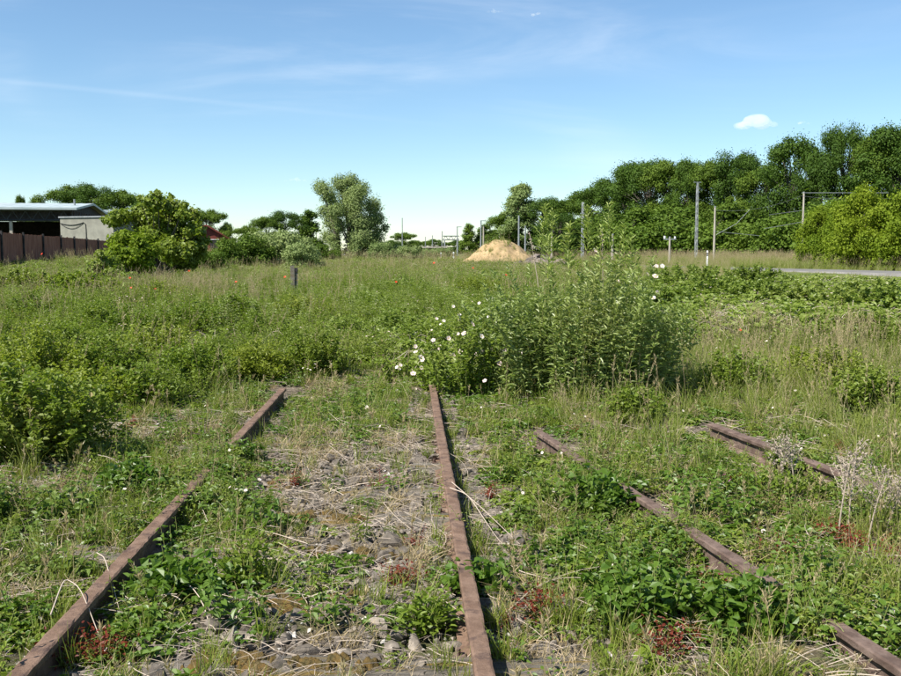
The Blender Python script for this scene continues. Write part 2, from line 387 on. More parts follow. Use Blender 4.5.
def proto_herb(rs, nst, h, leafL, leafW, mats, spread=.1, nodes=7, per=2, flowers=0, droop=.25, taper=.5):
    mb = MB()
    for _ in range(nst):
        an = rs.rand() * 6.283; r = spread * math.sqrt(rs.rand()); b0 = np.array([r * math.cos(an), r * math.sin(an), -.01])
        H = h * (.55 + .6 * rs.rand()); ln = np.array([math.cos(an), math.sin(an), 0]) * H * (.15 + .45 * rs.rand() * r / spread)
        u = np.linspace(0, 1, 4)[:, None]; tube(mb, b0 + ln * u ** 1.5 + np.array([0, 0, H]) * u, np.linspace(.0028, .0012, 4), 1, 3, rs.rand(), False)
        k = max(2, int(nodes * H / h)); uu = np.repeat((np.arange(k) + .8 + rs.rand()) / (k + .8), per); uu = np.clip(uu, .1, 1)
        a2 = np.repeat(np.arange(k) * 1.57 + rs.rand() * 6, per) + np.tile(np.arange(per) * 2 * math.pi / per, k) + rs.randn(k * per) * .3
        P = b0 + ln * (uu ** 1.5)[:, None] + np.array([0, 0, H]) * uu[:, None]
        D = np.stack([np.cos(a2), np.sin(a2), .35 - droop + rs.randn(k * per) * .3], 1)
        Nn = np.stack([-D[:, 0] * .3, -D[:, 1] * .3, np.ones(len(D))], 1) + rs.randn(len(D), 3) * .25
        sz = (1 - taper * uu) * (.75 + .5 * rs.rand(len(uu)))
        leaves(mb, P + unit(D) * .008, D, Nn, leafL * sz, leafW * sz, 0, rs, curl=.2)
    for _ in range(flowers):
        a = rs.rand() * 6.28; r = spread * rs.rand()
        flower(mb, (r * math.cos(a), r * math.sin(a), h * (.85 + .3 * rs.rand())), (rs.randn() * .4, rs.randn() * .4 - .4, 1), .007 + .004 * rs.rand(), 2, 3, rs)
    return mb.mesh('herb', mats)
def proto_mound(rs, n, r, h, leafL, leafW, mats, tri=3, flowers=0):
    """low cover: leaflets in threes and fives on trailing stems"""
    mb = MB()
    for _ in range(max(3, n // 14)):
        a = rs.rand() * 6.28; u = np.linspace(0, 1, 6)[:, None]; d = np.array([math.cos(a), math.sin(a), 0])
        tube(mb, d * r * 1.1 * u + np.array([0, 0, 1.]) * h * (np.sin(u * 2.6) * .8) + rs.randn(1, 3) * .01, .0018, 1, 3, rs.rand(), False)
    a = rs.rand(n) * 6.283; q = np.sqrt(rs.rand(n)); z = h * (1 - q ** 2 * .7) * (.35 + .65 * rs.rand(n) ** .6)
    P = np.stack([r * q * np.cos(a), r * q * np.sin(a), z], 1)
    az = rs.rand(n) * 6.283; tilt = rs.randn(n) * .35
    Nn = np.stack([np.cos(a) * q * .5 + rs.randn(n) * .3, np.sin(a) * q * .5 + rs.randn(n) * .3, np.ones(n)], 1)
    for k in range(tri):
        off = (k - (tri - 1) / 2) * (1.25 if tri == 3 else .8)
        D = np.stack([np.cos(az + off), np.sin(az + off), tilt - .1], 1); sz = (.7 + .5 * rs.rand(n)) * (1.0 if k == tri // 2 else .8)
        leaves(mb, P, D, Nn, leafL * sz, leafW * sz, 0, rs, curl=.18)
    for _ in range(flowers):
        a1 = rs.rand() * 6.28; q1 = rs.rand() * .8
        flower(mb, (r * q1 * math.cos(a1), r * q1 * math.sin(a1), h * 1.1), (rs.randn() * .4, rs.randn() * .4 - .3, 1), .010 + .006 * rs.rand(), 2, 3, rs)
    return mb.mesh('mound', mats)
def proto_sprig(rs, n, h, r, leafL, leafW, mats, flowers=0, fmi=2):
    """bushy small-leaved clump: twigs fanning upward, leaves along them"""
    mb = MB()
    nt_ = n // 16
    for _ in range(nt_):
        a = rs.rand() * 6.283; q = rs.rand() ** .6; d = np.array([math.cos(a) * q * r, math.sin(a) * q * r, 0]); H = h * (1 - .45 * q * q) * (.6 + .5 * rs.rand())
        u = np.linspace(0, 1, 5)[:, None]; b0 = d * .25
        path = lambda t_: b0 + d * (t_ ** 1.2) + np.array([0, 0, H]) * t_
        tube(mb, path(u), np.linspace(.003, .001, 5), 1, 3, rs.rand(), False)
        k = 16; uu = (.2 + .8 * rs.rand(k))[:, None]
        a2 = rs.rand(k) * 6.283; D = np.stack([np.cos(a2), np.sin(a2), .5 + .5 * rs.randn(k)], 1)
        P = path(uu) + rs.randn(k, 3) * .012
        Nn = rs.randn(k, 3) * .6 + np.array([0, 0, 1.])
        leaves(mb, P, D, Nn, leafL * (.6 + .7 * rs.rand(k)), leafW * (.6 + .7 * rs.rand(k)), 0, rs, curl=.12)
    for _ in range(flowers):
        a1 = rs.rand() * 6.28; q1 = rs.rand() * .7
        flower(mb, (r * q1 * math.cos(a1), r * q1 * math.sin(a1), h * (.8 + .25 * rs.rand())), (rs.randn() * .4, rs.randn() * .4 - .5, 1), .010 + .008 * rs.rand(), fmi, 3, rs)
    return mb.mesh('sprig', mats)
def proto_straw(rs, n, lmin, lmax, rad=.0016):
    mb = MB()
    for _ in range(n):
        a = rs.rand() * 6.283; Lh = lmin + (lmax - lmin) * rs.rand(); d = np.array([math.cos(a), math.sin(a), 0]); s = np.array([-d[1], d[0], 0])
        u = np.linspace(-.5, .5, 6)[:, None]; b0 = rs.randn(3) * .07; b0[2] = .008 + .03 * rs.rand()
        pts = b0 + d * Lh * u + s * (rs.randn() * .12 * Lh) * (u * 2) ** 2 + np.array([0, 0, 1.]) * ((.25 - u ** 2) * Lh * .35 * rs.rand() + rs.randn() * .12 * Lh * u)
        pts[:, 2] = np.maximum(pts[:, 2], .002)
        tube(mb, pts, rad * (.6 + .8 * rs.rand()), 0, 3, rs.rand(), False)
    return mb.mesh('straw', ['straw'])
def hull_stone(rs, sz, flat=.55):
    bm = bmesh.new(); p = rs.randn(14, 3); p = unit(p) * (.75 + .3 * rs.rand(14, 1)); p[:, 2] *= flat; p[:, 0] *= 1.25
    for q in p: bm.verts.new(q * sz)
    bmesh.ops.convex_hull(bm, input=bm.verts)
    bmesh.ops.bevel(bm, geom=list(bm.edges), offset=sz * .05, segments=1, affect='EDGES', clamp_overlap=True)
    return bm
def stone_mesh(rs, sz, mname, flat=.55):
    bm = hull_stone(rs, sz, flat); me = bpy.data.meshes.new('stone'); bm.to_mesh(me); bm.free(); me.materials.append(M[mname]); return me

def collection(name, meshes):
    c = bpy.data.collections.new(name)
    for i, me in enumerate(meshes):
        o = bpy.data.objects.new('%s_%02d' % (name, i), me); c.objects.link(o)
    return c, len(meshes)
def scatter(name, coll, P, scl, rs, label, cat, tint=None, tilt=.12, idx=None):
    c, n = coll; P = np.asarray(P, np.float32); k = len(P)
    me = bpy.data.meshes.new(name); me.vertices.add(k); me.vertices.foreach_set('co', P.ravel())
    rot = np.stack([rs.randn(k) * tilt, rs.randn(k) * tilt, rs.rand(k) * 6.283], 1).astype(np.float32)
    a = me.attributes.new('rot', 'FLOAT_VECTOR', 'POINT'); a.data.foreach_set('vector', rot.ravel())
    a = me.attributes.new('scl', 'FLOAT', 'POINT'); a.data.foreach_set('value', np.asarray(scl, np.float32))
    a = me.attributes.new('idx', 'INT', 'POINT'); a.data.foreach_set('value', (rs.randint(0, n, k) if idx is None else idx).astype(np.int32))
    a = me.attributes.new('tint', 'FLOAT', 'POINT'); a.data.foreach_set('value', (rs.rand(k) if tint is None else tint).astype(np.float32))
    o = bpy.data.objects.new(name, me); COL.objects.link(o); tag(o, label, cat, kind='stuff')
    g = bpy.data.node_groups.new(name, 'GeometryNodeTree')
    g.interface.new_socket('Geometry', in_out='INPUT', socket_type='NodeSocketGeometry'); g.interface.new_socket('Geometry', in_out='OUTPUT', socket_type='NodeSocketGeometry')
    gi = g.nodes.new('NodeGroupInput'); go = g.nodes.new('NodeGroupOutput'); io = g.nodes.new('GeometryNodeInstanceOnPoints'); ci = g.nodes.new('GeometryNodeCollectionInfo')
    ci.inputs['Collection'].default_value = c; ci.inputs['Separate Children'].default_value = True; ci.inputs['Reset Children'].default_value = True
    def na(nm, ty):
        q = g.nodes.new('GeometryNodeInputNamedAttribute'); q.data_type = ty; q.inputs['Name'].default_value = nm
        return [s for s in q.outputs if s.enabled and s.name == 'Attribute'][0]
    e = g.nodes.new('FunctionNodeEulerToRotation')
    g.links.new(gi.outputs[0], io.inputs['Points']); g.links.new(ci.outputs[0], io.inputs['Instance']); io.inputs['Pick Instance'].default_value = True
    g.links.new(na('idx', 'INT'), io.inputs['Instance Index']); g.links.new(na('rot', 'FLOAT_VECTOR'), e.inputs[0]); g.links.new(e.outputs[0], io.inputs['Rotation'])
    g.links.new(na('scl', 'FLOAT'), io.inputs['Scale']); g.links.new(io.outputs[0], go.inputs[0])
    md = o.modifiers.new('scatter', 'NODES'); md.node_group = g
    return o

# ------------------------------------------------------------------ ground sheet
def ground_sheet():
    def axis(lo, hi, step, far, grow=1.13):
        a = list(np.arange(lo, hi, step)); s_ = step
        while a[-1] < far: s_ *= grow; a.append(a[-1] + s_)
        b = []; s_ = step; q = lo
        while q > -far: s_ *= grow; q -= s_; b.append(q)
        return np.array(b[::-1] + a)
    X = axis(-4.5, 5.5, .045, 3000); Y = axis(1.6, 11, .045, 3500, 1.09)
    Y = Y[Y > -60]
    gx, gy = np.meshgrid(X, Y)
    z = ground_z(gx, gy)
    near = 1 - sstep(9, 13, gy)
    z = z + near * ((vnoise(gx, gy, 9, 8) - .5) * .03 + (vnoise(gx, gy, 19, 9) - .5) * .014)
    V = np.stack([gx, gy, z], -1).reshape(-1, 3); nx, ny = len(X), len(Y)
    i = (np.arange(ny - 1)[:, None] * nx + np.arange(nx - 1)[None]).ravel()
    mb = MB(); mb.add(V, np.stack([i, i + 1, i + nx + 1, i + nx], 1))
    tag(mb.obj('ground', ['ground'], smooth=True), kind='structure')
ground_sheet()

# ------------------------------------------------------------------ rails
RT = 0.125
def rail_pt(px, py):
    D = FPX * (CAMZ - RT) / (py - HOR)      # level rail tops
    p_ = at(px, py, D * 1.0); return p_.x, p_.y
PROF = [(-.0335, 0), (-.0335, -.022), (-.022, -.034), (-.0085, -.042), (-.0085, -.108), (-.03, -.116), (-.062, -.124), (-.062, -.134),
        (.062, -.134), (.062, -.124), (.03, -.116), (.0085, -.108), (.0085, -.042), (.022, -.034), (.0335, -.022), (.0335, 0), (.025, .004), (-.025, .004)]
def rail(name, a, b, label, wig=.004, tilt=0.0, zoff=0.0, seed=0, fish=None, mt='rust', grp=None):
    rs = np.random.RandomState(seed); a = np.array(a); b = np.array(b); Ln = np.linalg.norm(b - a); d = (b - a) / Ln; s = np.array([d[1], -d[0]])
    root = empty(name, (*a, RT), math.atan2(-d[0], d[1]), label, 'rail', grp)
    k = int(Ln / .04); mb = MB(); prof = np.array(PROF); n = len(prof); V = []
    for i in range(k + 1):
        y = Ln * i / k; off = wig * (vnoise(y, seed, .8)[()] - .5) * 2; zz = zoff + (vnoise(y, seed, .5, 2)[()] - .5) * .01
        q = prof + rs.randn(n, 2) * .0011
        ct, st = math.cos(tilt), math.sin(tilt)
        V += [(off + qx * ct - qz * st, y, zz + qx * st + qz * ct) for qx, qz in q]
    F = [(i * n + j, i * n + (j + 1) % n, (i + 1) * n + (j + 1) % n, (i + 1) * n + j) for i in range(k) for j in range(n)]
    mb.add(V, F); mb.add(V[:n], [tuple(range(n))][::-1]); mb.add(V[-n:], [tuple(range(n))[::-1]])
    mb.obj('rail_bar', [mt], root)
    if fish is not None:
        for sg in (-1, 1):
            fb = MB(); box(fb, (sg * .021, fish, -.075), (.018, .46, .062)); f = fb.obj('joint_plate', ['rustd'], root)
            for q in (-.16, -.05, .05, .16):
                bb = MB(); tube(bb, [(sg * .03, fish + q, -.075), (sg * .052, fish + q, -.075)], .013, 0, 6); bb.obj('bolt', ['rustd'], f)
    y = .32
    while y < Ln:
        for sg in (-1, 1):
            cb = MB(); box(cb, (sg * .062, y, -.118), (.05, .045, .022)); tube(cb, [(sg * .066, y, -.12), (sg * .066, y, -.082)], .011, 0, 6)
            cb.obj('rail_clamp', ['rustd'], root)
        y += .65
    return root
LR0, LR1 = rail_pt(28, 676), rail_pt(281, 391)
CR0, CR1 = rail_pt(482, 676), rail_pt(432.5, 388)
def ext(a, b, t): return (a[0] + (b[0] - a[0]) * t, a[1] + (b[1] - a[1]) * t)
dv = (LR0[0] - LR1[0], LR0[1] - LR1[1])
rail('rail', ext(LR0, LR1, -.16), ext(LR0, LR1, 1.02), 'long rusty rail running up the left side, buried in shrubs at its far end', seed=1, fish=4.6)
rail('rail', ext(CR0, CR1, -.2), ext(CR0, CR1, 1.03), 'rusty rail in the middle of the picture pointing straight at the pink roses', seed=2, fish=5.5)
AR0, AR1 = rail_pt(899, 676), rail_pt(537, 431)
BR0, BR1 = rail_pt(905, 505), rail_pt(711, 429)
rail('rail', ext(AR0, AR1, -.1), AR1, 'mostly buried rail crossing the bottom right corner under leafy weeds', seed=3, mt='rustd', zoff=-.008)
rail('rail', BR0, BR1, 'grey brown rail lying in tall grass right of the willow bush', seed=4, mt='rustd', zoff=.03, tilt=.06)

# sleepers across the main track
tdir = unit(np.array([LR1[0] - LR0[0], LR1[1] - LR0[1]])); sdr = np.array([tdir[1], -tdir[0]])
def sleeper(yc, label, moss, seed):
    rs = np.random.RandomState(seed)
    f = (yc - LR0[1]) / (LR1[1] - LR0[1]); l = ext(LR0, LR1, f); f2 = (yc - CR0[1]) / (CR1[1] - CR0[1]); r = ext(CR0, CR1, f2)
    c = ((l[0] + r[0]) / 2, yc); root = empty('sleeper', (c[0], c[1], -.02), -.02 + rs.randn() * .01, label, 'sleeper', 'wooden sleepers under the main track')
    mb = MB(); nx, ny = 60, 8; W, Ln = .24, 2.5; xs = np.linspace(-Ln / 2, Ln / 2, nx); ys = np.linspace(-W / 2, W / 2, ny)
    gx, gy = np.meshgrid(xs, ys); edge = (np.abs(gy) > W / 2 - .02)
    z = .032 - .02 * edge + (vnoise(gx, gy + seed, 3, seed) - .5) * .03 + (vnoise(gx * .6, gy * 6, 9, seed) - .5) * .016 - .03 * (np.abs(gx) > Ln / 2 - .03)
    gyy = gy + (vnoise(gx, gy * 0, 7, seed) - .5) * .03
    V = np.stack([gx, gyy, z], -1).reshape(-1, 3); i = (np.arange(ny - 1)[:, None] * nx + np.arange(nx - 1)).ravel()
    mb.add(V, np.stack([i, i + 1, i + nx + 1, i + nx], 1)); nv = len(V); Vb = V.copy(); Vb[:, 2] = -.12
    rim = list(range(nx)) + [k * nx + nx - 1 for k in range(1, ny)] + [(ny - 1) * nx + k for k in range(nx - 2, -1, -1)] + [k * nx for k in range(ny - 2, 0, -1)]
    mb.add(np.concatenate([V[rim], Vb[rim]]), [(k, k + len(rim), (k + 1) % len(rim) + len(rim), (k + 1) % len(rim)) for k in range(len(rim))])
    mb.obj('timber', ['wood'], root, smooth=False)
    moss = [(mxx + rs.randn() * mr * .6, mr * (.10 + .20 * rs.rand()), (rs.rand() - .5) * .14) for mxx, mr in moss for _ in range(9)]
    for mxx, mr, myy in moss:
        q = MB(); gx, gy = np.meshgrid(np.linspace(-1, 1, 26), np.linspace(-1, 1, 18)); rr = np.sqrt(gx ** 2 + gy ** 2) + (vnoise(gx, gy, 3.2, seed + int(mxx * 9)) - .5) * .7
        zz = .050 * np.clip(1 - rr ** 2, -.8, 1) + (vnoise(gx, gy, 12, 4) - .5) * .014 + .028
        V = np.stack([mxx + gx * mr, myy + gy * (.03 + mr * .3), zz * .8], -1).reshape(-1, 3); i = (np.arange(17)[:, None] * 26 + np.arange(25)).ravel()
        q.add(V, np.stack([i, i + 1, i + 27, i + 26], 1)); q.obj('moss_cushion', ['moss'], root, smooth=True)
ordn = ['nearest', 'second', 'third', 'fourth', 'fifth', 'sixth', 'seventh', 'eighth', 'ninth']
for k in range(8):
    sleeper(3.36 + .65 * k, '%s weathered wooden sleeper counted up the main track%s' % (ordn[k], ', orange moss along it' if k < 5 else ', half buried in litter'),
            [(-.1, .28), (.22, .2)] if k == 0 else [(.0, .33)] if k == 1 else [(.12, .27)] if k in (2, 3) else [(-.25, .2)] if k in (4, 6) else [], 20 + k)

# ------------------------------------------------------------------ where things grow
def Lx(py): return 28 + (676 - py) * .887
def Cx(py): return 482 - (676 - py) * .172
GS = [(40, 492, 60, 17, 1.1), (130, 437, 66, 15, 1.0), (62, 425, 16, 18, .7), (58, 540, 45, 28, .7), (30, 590, 45, 24, .55), (105, 520, 40, 20, .4), (640, 438, 75, 14, .7), (310, 392, 50, 12, .75), (370, 372, 22, 22, .7),
      (365, 360, 14, 10, .5), (760, 470, 26, 10, .5), (625, 640, 45, 25, .45), (205, 655, 70, 34, .75), (90, 575, 25, 20, .3), (700, 590, 30, 10, .3), (30, 640, 40, 25, .15), (850, 590, 30, 16, .35), (560, 470, 50, 18, .35)]
def bareness(px, py, x, y):
    b = np.zeros_like(px)
    l, c = Lx(py), Cx(py); t = (px - l) / np.maximum(c - l, 1)
    core = sstep(.10, .30, t) * (1 - sstep(.90, .98, t)) * sstep(425, 455, py)
    b = np.maximum(b, core * .90 * (1 - .75 * np.exp(-(((px - 247) / 30) ** 2 + ((py - 535) / 50) ** 2))) * (1 - .6 * np.exp(-(((px - 430) / 20) ** 2 + ((py - 610) / 30) ** 2))))
    r = sstep(0, 8, px - c) * (1 - sstep(.20, .45, (px - c) / np.maximum(py - 330, 1))) * sstep(415, 450, py)
    b = np.maximum(b, r * .85)
    for gx, gy, sx, sy, a in GS: b = np.maximum(b, a * np.exp(-(((px - gx) / sx) ** 2 + ((py - gy) / sy) ** 2)))
    b = np.maximum(b, .30 * sstep(520, 600, px) * sstep(425, 460, py))
    n = vnoise(x, y, 3.2, 21) * .6 + vnoise(x, y, 8, 22) * .4
    return np.clip(b + (n - .5) * (.55 - .25 * core), 0, 1)
RAILS = [(LR0, LR1, .10), (CR0, CR1, .11), (AR0, AR1, .10), (BR0, BR1, .10)]
def seg_dist(x, y, a, b):
    a = np.array(a); b = np.array(b); d = b - a; t = np.clip(((x - a[0]) * d[0] + (y - a[1]) * d[1]) / (d @ d), 0, 1)
    return np.hypot(x - a[0] - d[0] * t, y - a[1] - d[1] * t), t
def near_rail(x, y):
    q = np.full(np.shape(x), 9.0)
    for a, b, _ in RAILS: q = np.minimum(q, seg_dist(x, y, a, b)[0])
    return q
VIS = [(28, 676, 181, 506), (236, 448, 281, 391), (482, 676, 432, 390), (552, 441, 562, 447), (628, 489, 664, 510), (700, 543, 748, 573), (828, 634, 900, 676), (711, 429, 776, 452), (804, 464, 832, 476)]
def height_cap(px, py, x, y):
    """tallest plant allowed in front of the stretches of rail that can be seen"""
    cap = np.full(np.shape(px), 9.0)
    for x0, y0, x1, y1 in VIS:
        t = np.clip(((px - x0) * (x1 - x0) + (py - y0) * (y1 - y0)) / ((x1 - x0) ** 2 + (y1 - y0) ** 2), 0, 1)
        cx_ = x0 + (x1 - x0) * t; cy_ = y0 + (y1 - y0) * t
        dpx = np.abs(px - cx_); dy = py - cy_        # pixels below the rail
        wgt = dpx < 22 + 22 * (py - 380) / 300
        lim = np.where(dy > -4, np.maximum(dy - 3, 0) * y / FPX * .75 + .015, 9)
        cap = np.where(wgt & (dy < 130), np.minimum(cap, lim), cap)
    return cap
def sample(rs, dens, y0, y1, fall=0.0, xm=1.2, k=.53):
    A = k * (y1 * y1 - y0 * y0) + 2 * xm * (y1 - y0); n = int(A * dens * 1.0)
    y = np.sqrt(rs.rand(n) * (y1 * y1 - y0 * y0) + y0 * y0); hw = k * y + xm; x = (rs.rand(n) * 2 - 1) * hw
    if fall: 
        keep = rs.rand(n) < (y0 / y) ** fall; x, y = x[keep], y[keep]
    z = ground_z(x, y); px, py = project(x, y, z); return x, y, z, px, py
def put(name, coll, rs, x, y, z, keep, scl, label, cat, tint=None, tilt=.12, hcap=None, nat=None, px=None, py=None):
    if nat is not None:
        cap = height_cap(px, py, x, y); scl = np.minimum(scl, cap / nat); keep = keep & (scl > .22)
        d = near_rail(x, y); keep = keep & ~((d < .10) & (scl * nat > .07) & (y < 9.2))
    P = np.stack([x, y, z], 1)[keep]
    return scatter(name, coll, P, scl[keep], rs, label, cat, None if tint is None else tint[keep], tilt)

rp = np.random.RandomState(101)
K = {}
K['tuft'] = collection('tuft_source', [proto_tuft(rp, 34, .20, .0045, ['grass', 'seed']) for _ in range(4)] + [proto_tuft(rp, 26, .16, .004, ['dgrass', 'seed'], .07, (.4, 1.1)) for _ in range(1)])
K['dry'] = collection('dry_source', [proto_tuft(rp, 36, .17, .003, ['dgrass', 'seed'], .07, (.4, 1.3), 1) for _ in range(3)])
K['mid'] = collection('mid_source', [proto_tuft(rp, 40, .40, .0055, ['tgrass', 'seed'], .07, (.1, .6), 1) for _ in range(5)])
K['tall'] = collection('tall_source', [proto_tuft(rp, 44, .62, .0075, ['tgrass', 'seed'], .10, (.1, .55), 4) for _ in range(5)])
K['herb'] = collection('herb_source', [proto_herb(rp, 6, .19, .055, .034, ['lush', 'stem', 'white', 'heart'], .08, 6, 2) for _ in range(3)] + [proto_herb(rp, 5, .26, .045, .020, ['leaf', 'stem', 'white', 'heart'], .07, 8, 2) for _ in range(2)])
K['nettle'] = collection('nettle_source', [proto_herb(rp, 9, .34, .080, .050, ['lush', 'stem', 'white', 'heart'], .14, 8, 2, 0, .35, .55) for _ in range(4)])
K['cover'] = collection('cover_source', [proto_mound(rp, 42, .15, .075, .036, .024, ['lush', 'stem', 'white', 'heart']) for _ in range(3)] + [proto_mound(rp, 70, .14, .06, .018, .013, ['leaf', 'stem', 'white', 'heart'], 3) for _ in range(3)]
                       + [proto_mound(rp, 36, .15, .07, .042, .026, ['bush', 'stem', 'white', 'heart'], 3, 1)])
K['bramble'] = collection('bramble_source', [proto_mound(rp, 80, .34, .30, .070, .044, ['bramble', 'straw', 'petal', 'heart']) for _ in range(4)] + [proto_mound(rp, 80, .34, .32, .066, .040, ['bramble', 'straw', 'petal', 'heart'], 3, 1)])
K['sprig'] = collection('sprig_source', [proto_sprig(rp, 620, .46, .26, .034, .016, ['bush', 'stem', 'petal', 'heart']) for _ in range(3)] + [proto_sprig(rp, 620, .42, .28, .036, .015, ['leaf', 'stem', 'petal', 'heart'], 1) for _ in range(2)])
K['herbtall'] = collection('herbtall_source', [proto_herb(rp, 16, .55, .075, .022, ['bush', 'stem', 'petal', 'heart'], .2, 13, 3, 0, .0, .4) for _ in range(4)] + [proto_herb(rp, 14, .6, .06, .016, ['willow', 'stem', 'petal', 'heart'], .2, 13, 3, 3, .0, .4)])
K['stone'] = collection('stone_source', [stone_mesh(rp, .023 + .008 * (_ % 3), 'stone', .5 + .2 * rp.rand()) for _ in range(14)])
K['pstone'] = collection('pstone_source', [stone_mesh(rp, .017, 'pstone', .6) for _ in range(6)])
K['straw'] = collection('straw_source', [proto_straw(rp, 8, .06, .34 if _ % 2 else .16, .0011) for _ in range(8)])
K['petals'] = collection('petals_source', [proto_herb(rp, 3, .2, .03, .012, ['leaf', 'stem', 'white', 'heart'], .08, 5, 2, 5) for _ in range(3)])
K['purple'] = collection('purple_source', [proto_herb(rp, 4, .24, .03, .012, ['leaf', 'stem', 'purple', 'purple'], .10, 5, 2, 5) for _ in range(2)])
K['red'] = collection('red_source', [proto_herb(rp, 9, .12, .030, .017, ['redherb', 'redherb', 'petal', 'heart'], .09, 6, 2) for _ in range(3)])

# stones and litter of the track bed
rs = np.random.RandomState(11)
x, y, z, px, py = sample(rs, 520, 2.5, 10.0, .35, .8)
b = bareness(px, py, x, y); left = px < Lx(py) - 14
inbed = (~left) & (px < Cx(py) + (py - 330) * .62)
keep = inbed & (rs.rand(len(x)) < .25 + .9 * b) & (near_rail(x, y) > .05)
put('ballast', K['stone'], rs, x, y, z + .004, keep, .45 + 1.1 * rs.rand(len(x)) ** 2.2 + .5 * (rs.rand(len(x)) < .06), 'grey brown broken track ballast lying between and beside the rails', 'ballast', tilt=.6)
x, y, z, px, py = sample(rs, 900, 2.5, 9.5, .3, .8)
b = bareness(px, py, x, y); left = px < Lx(py) - 12
put('gravel', K['pstone'], rs, x, y, z + .002, (left & (rs.rand(len(x)) < b * .95)) | ((~left) & (rs.rand(len(x)) < .22 * b)), .4 + .8 * rs.rand(len(x)) ** 2, 'pale small gravel showing through the weeds left of the rails', 'gravel', tilt=.4)
x, y, z, px, py = sample(rs, 75, 2.5, 12.5, .2)
b = bareness(px, py, x, y)
put('dead_stems', K['straw'], rs, x, y, z + .01, rs.rand(len(x)) < .26 + .48 * b, .5 + .9 * rs.rand(len(x)), 'bleached dead stalks and straw strewn over the stones', 'dead stalks', tilt=.10)

# low greenery near the camera
x, y, z, px, py = sample(rs, 120, 2.45, 14.5, .45)
b = bareness(px, py, x, y); n1 = vnoise(x, y, 1.7, 31)
put('short_grass', K['tuft'], rs, x, y, z, (rs.rand(len(x)) < ((1 - b) * (.35 + .9 * (n1 > .5)) + .05) * np.where((y > 8.5) & (px < 480), .45, 1)), (.45 + .75 * rs.rand(len(x))) * (1 + .05 * (px > 520)), 'short green grass tufts between weeds around the rails', 'grass', n1, nat=.2, px=px, py=py)
x, y, z, px, py = sample(rs, 60, 2.45, 14.5, .45)
b = bareness(px, py, x, y); n1 = vnoise(x, y, 2.1, 33)
put('dry_grass', K['dry'], rs, x, y, z, rs.rand(len(x)) < .20 + .5 * np.clip(b * (1.2 - b) * 3.0, 0, 1) * (n1 > .35), .5 + .8 * rs.rand(len(x)), 'straw coloured dry grass in the gaps of the green cover', 'dry grass', nat=.17, px=px, py=py)
x, y, z, px, py = sample(rs, 150, 2.45, 15, .5)
b = bareness(px, py, x, y); n2 = vnoise(x, y, 1.4, 41)
put('ground_cover', K['cover'], rs, x, y, z, rs.rand(len(x)) < (1 - b) ** 1.3 * (.35 + .8 * (n2 > .42)), .5 + .75 * rs.rand(len(x)), 'low leafy ground cover creeping over the gravel', 'ground cover', n2, nat=.08, px=px, py=py)
x, y, z, px, py = sample(rs, 46, 2.45, 15, .35)
b = bareness(px, py, x, y); n3 = vnoise(x, y, 1.2, 51)
put('small_weeds', K['herb'], rs, x, y, z, rs.rand(len(x)) < (1 - b) * (.25 + .9 * (n3 > .48)), .5 + .7 * rs.rand(len(x)), 'small upright green weeds with oval leaves near the rails', 'weeds', n3, nat=.22, px=px, py=py)
x, y, z, px, py = sample(rs, 26, 2.45, 9, .3)
n3 = vnoise(x, y, .9, 53); b = bareness(px, py, x, y)
reg = (np.exp(-(((px - 745) / 95) ** 2 + ((py - 610) / 60) ** 2)) + np.exp(-(((px - 650) / 55) ** 2 + ((py - 600) / 60) ** 2)) + np.exp(-(((px - 600) / 26) ** 2 + ((py - 500) / 20) ** 2)) + .8 * np.exp(-(((px - 160) / 40) ** 2 + ((py - 590) / 30) ** 2)) + .6 * np.exp(-(((px - 780) / 50) ** 2 + ((py - 500) / 25) ** 2))
       + .7 * np.exp(-(((px - 20) / 60) ** 2 + ((py - 520) / 18) ** 2)) + .8 * np.exp(-(((px - 245) / 22) ** 2 + ((py - 560) / 40) ** 2)) + .5 * np.exp(-(((px - 490) / 24) ** 2 + ((py - 585) / 24) ** 2)))
put('nettles', K['nettle'], rs, x, y, z, rs.rand(len(x)) < np.clip(reg, 0, 1) * 1.1 * (1 - .5 * b), .45 + .5 * rs.rand(len(x)), 'broad leaved nettles in patches right of the track', 'nettles', n3, nat=.36, px=px, py=py)

# greenery that buries stretches of the rails
HID = [(LR0, LR1, [(.615, .80)]), (AR0, AR1, [(.22, .38), (.57, .66), (.78, .92)]), (BR0, BR1, [(.55, .63), (-.1, .32)])]
HP = []
for a_, b_, iv in HID:
    ln = math.hypot(b_[0] - a_[0], b_[1] - a_[1])
    def frac(t):     # picture fraction to fraction along the rail
        ia, ib = 1 / a_[1], 1 / b_[1]; return (1 / (ia + (ib - ia) * t) - a_[1]) / (b_[1] - a_[1])
    for i0, i1 in iv:
        f0, f1 = frac(i0), frac(i1); n_ = int(abs(f1 - f0) * ln * 60) + 6; f_ = f0 + (f1 - f0) * rs.rand(n_)
        HP.append(np.stack([a_[0] + (b_[0] - a_[0]) * f_ + rs.randn(n_) * .07, a_[1] + (b_[1] - a_[1]) * f_ - .05 + rs.randn(n_) * .07], 1))
HP = np.concatenate(HP); hz_ = ground_z(HP[:, 0], HP[:, 1]); P_ = np.column_stack([HP, hz_]); g_ = rs.rand(len(P_))
scatter('rail_weeds', K['herb'], P_[g_ < .45], .6 + .5 * rs.rand((g_ < .45).sum()), rs, 'leafy weeds growing over the buried stretches of rail', 'weeds')
scatter('rail_grass', K['mid'], P_[(g_ > .45) & (g_ < .7)], .4 + .3 * rs.rand(((g_ > .45) & (g_ < .7)).sum()), rs, 'grass growing over the buried stretches of rail', 'grass')
q_ = P_[g_ > .6].copy(); q_[:, 2] += .07
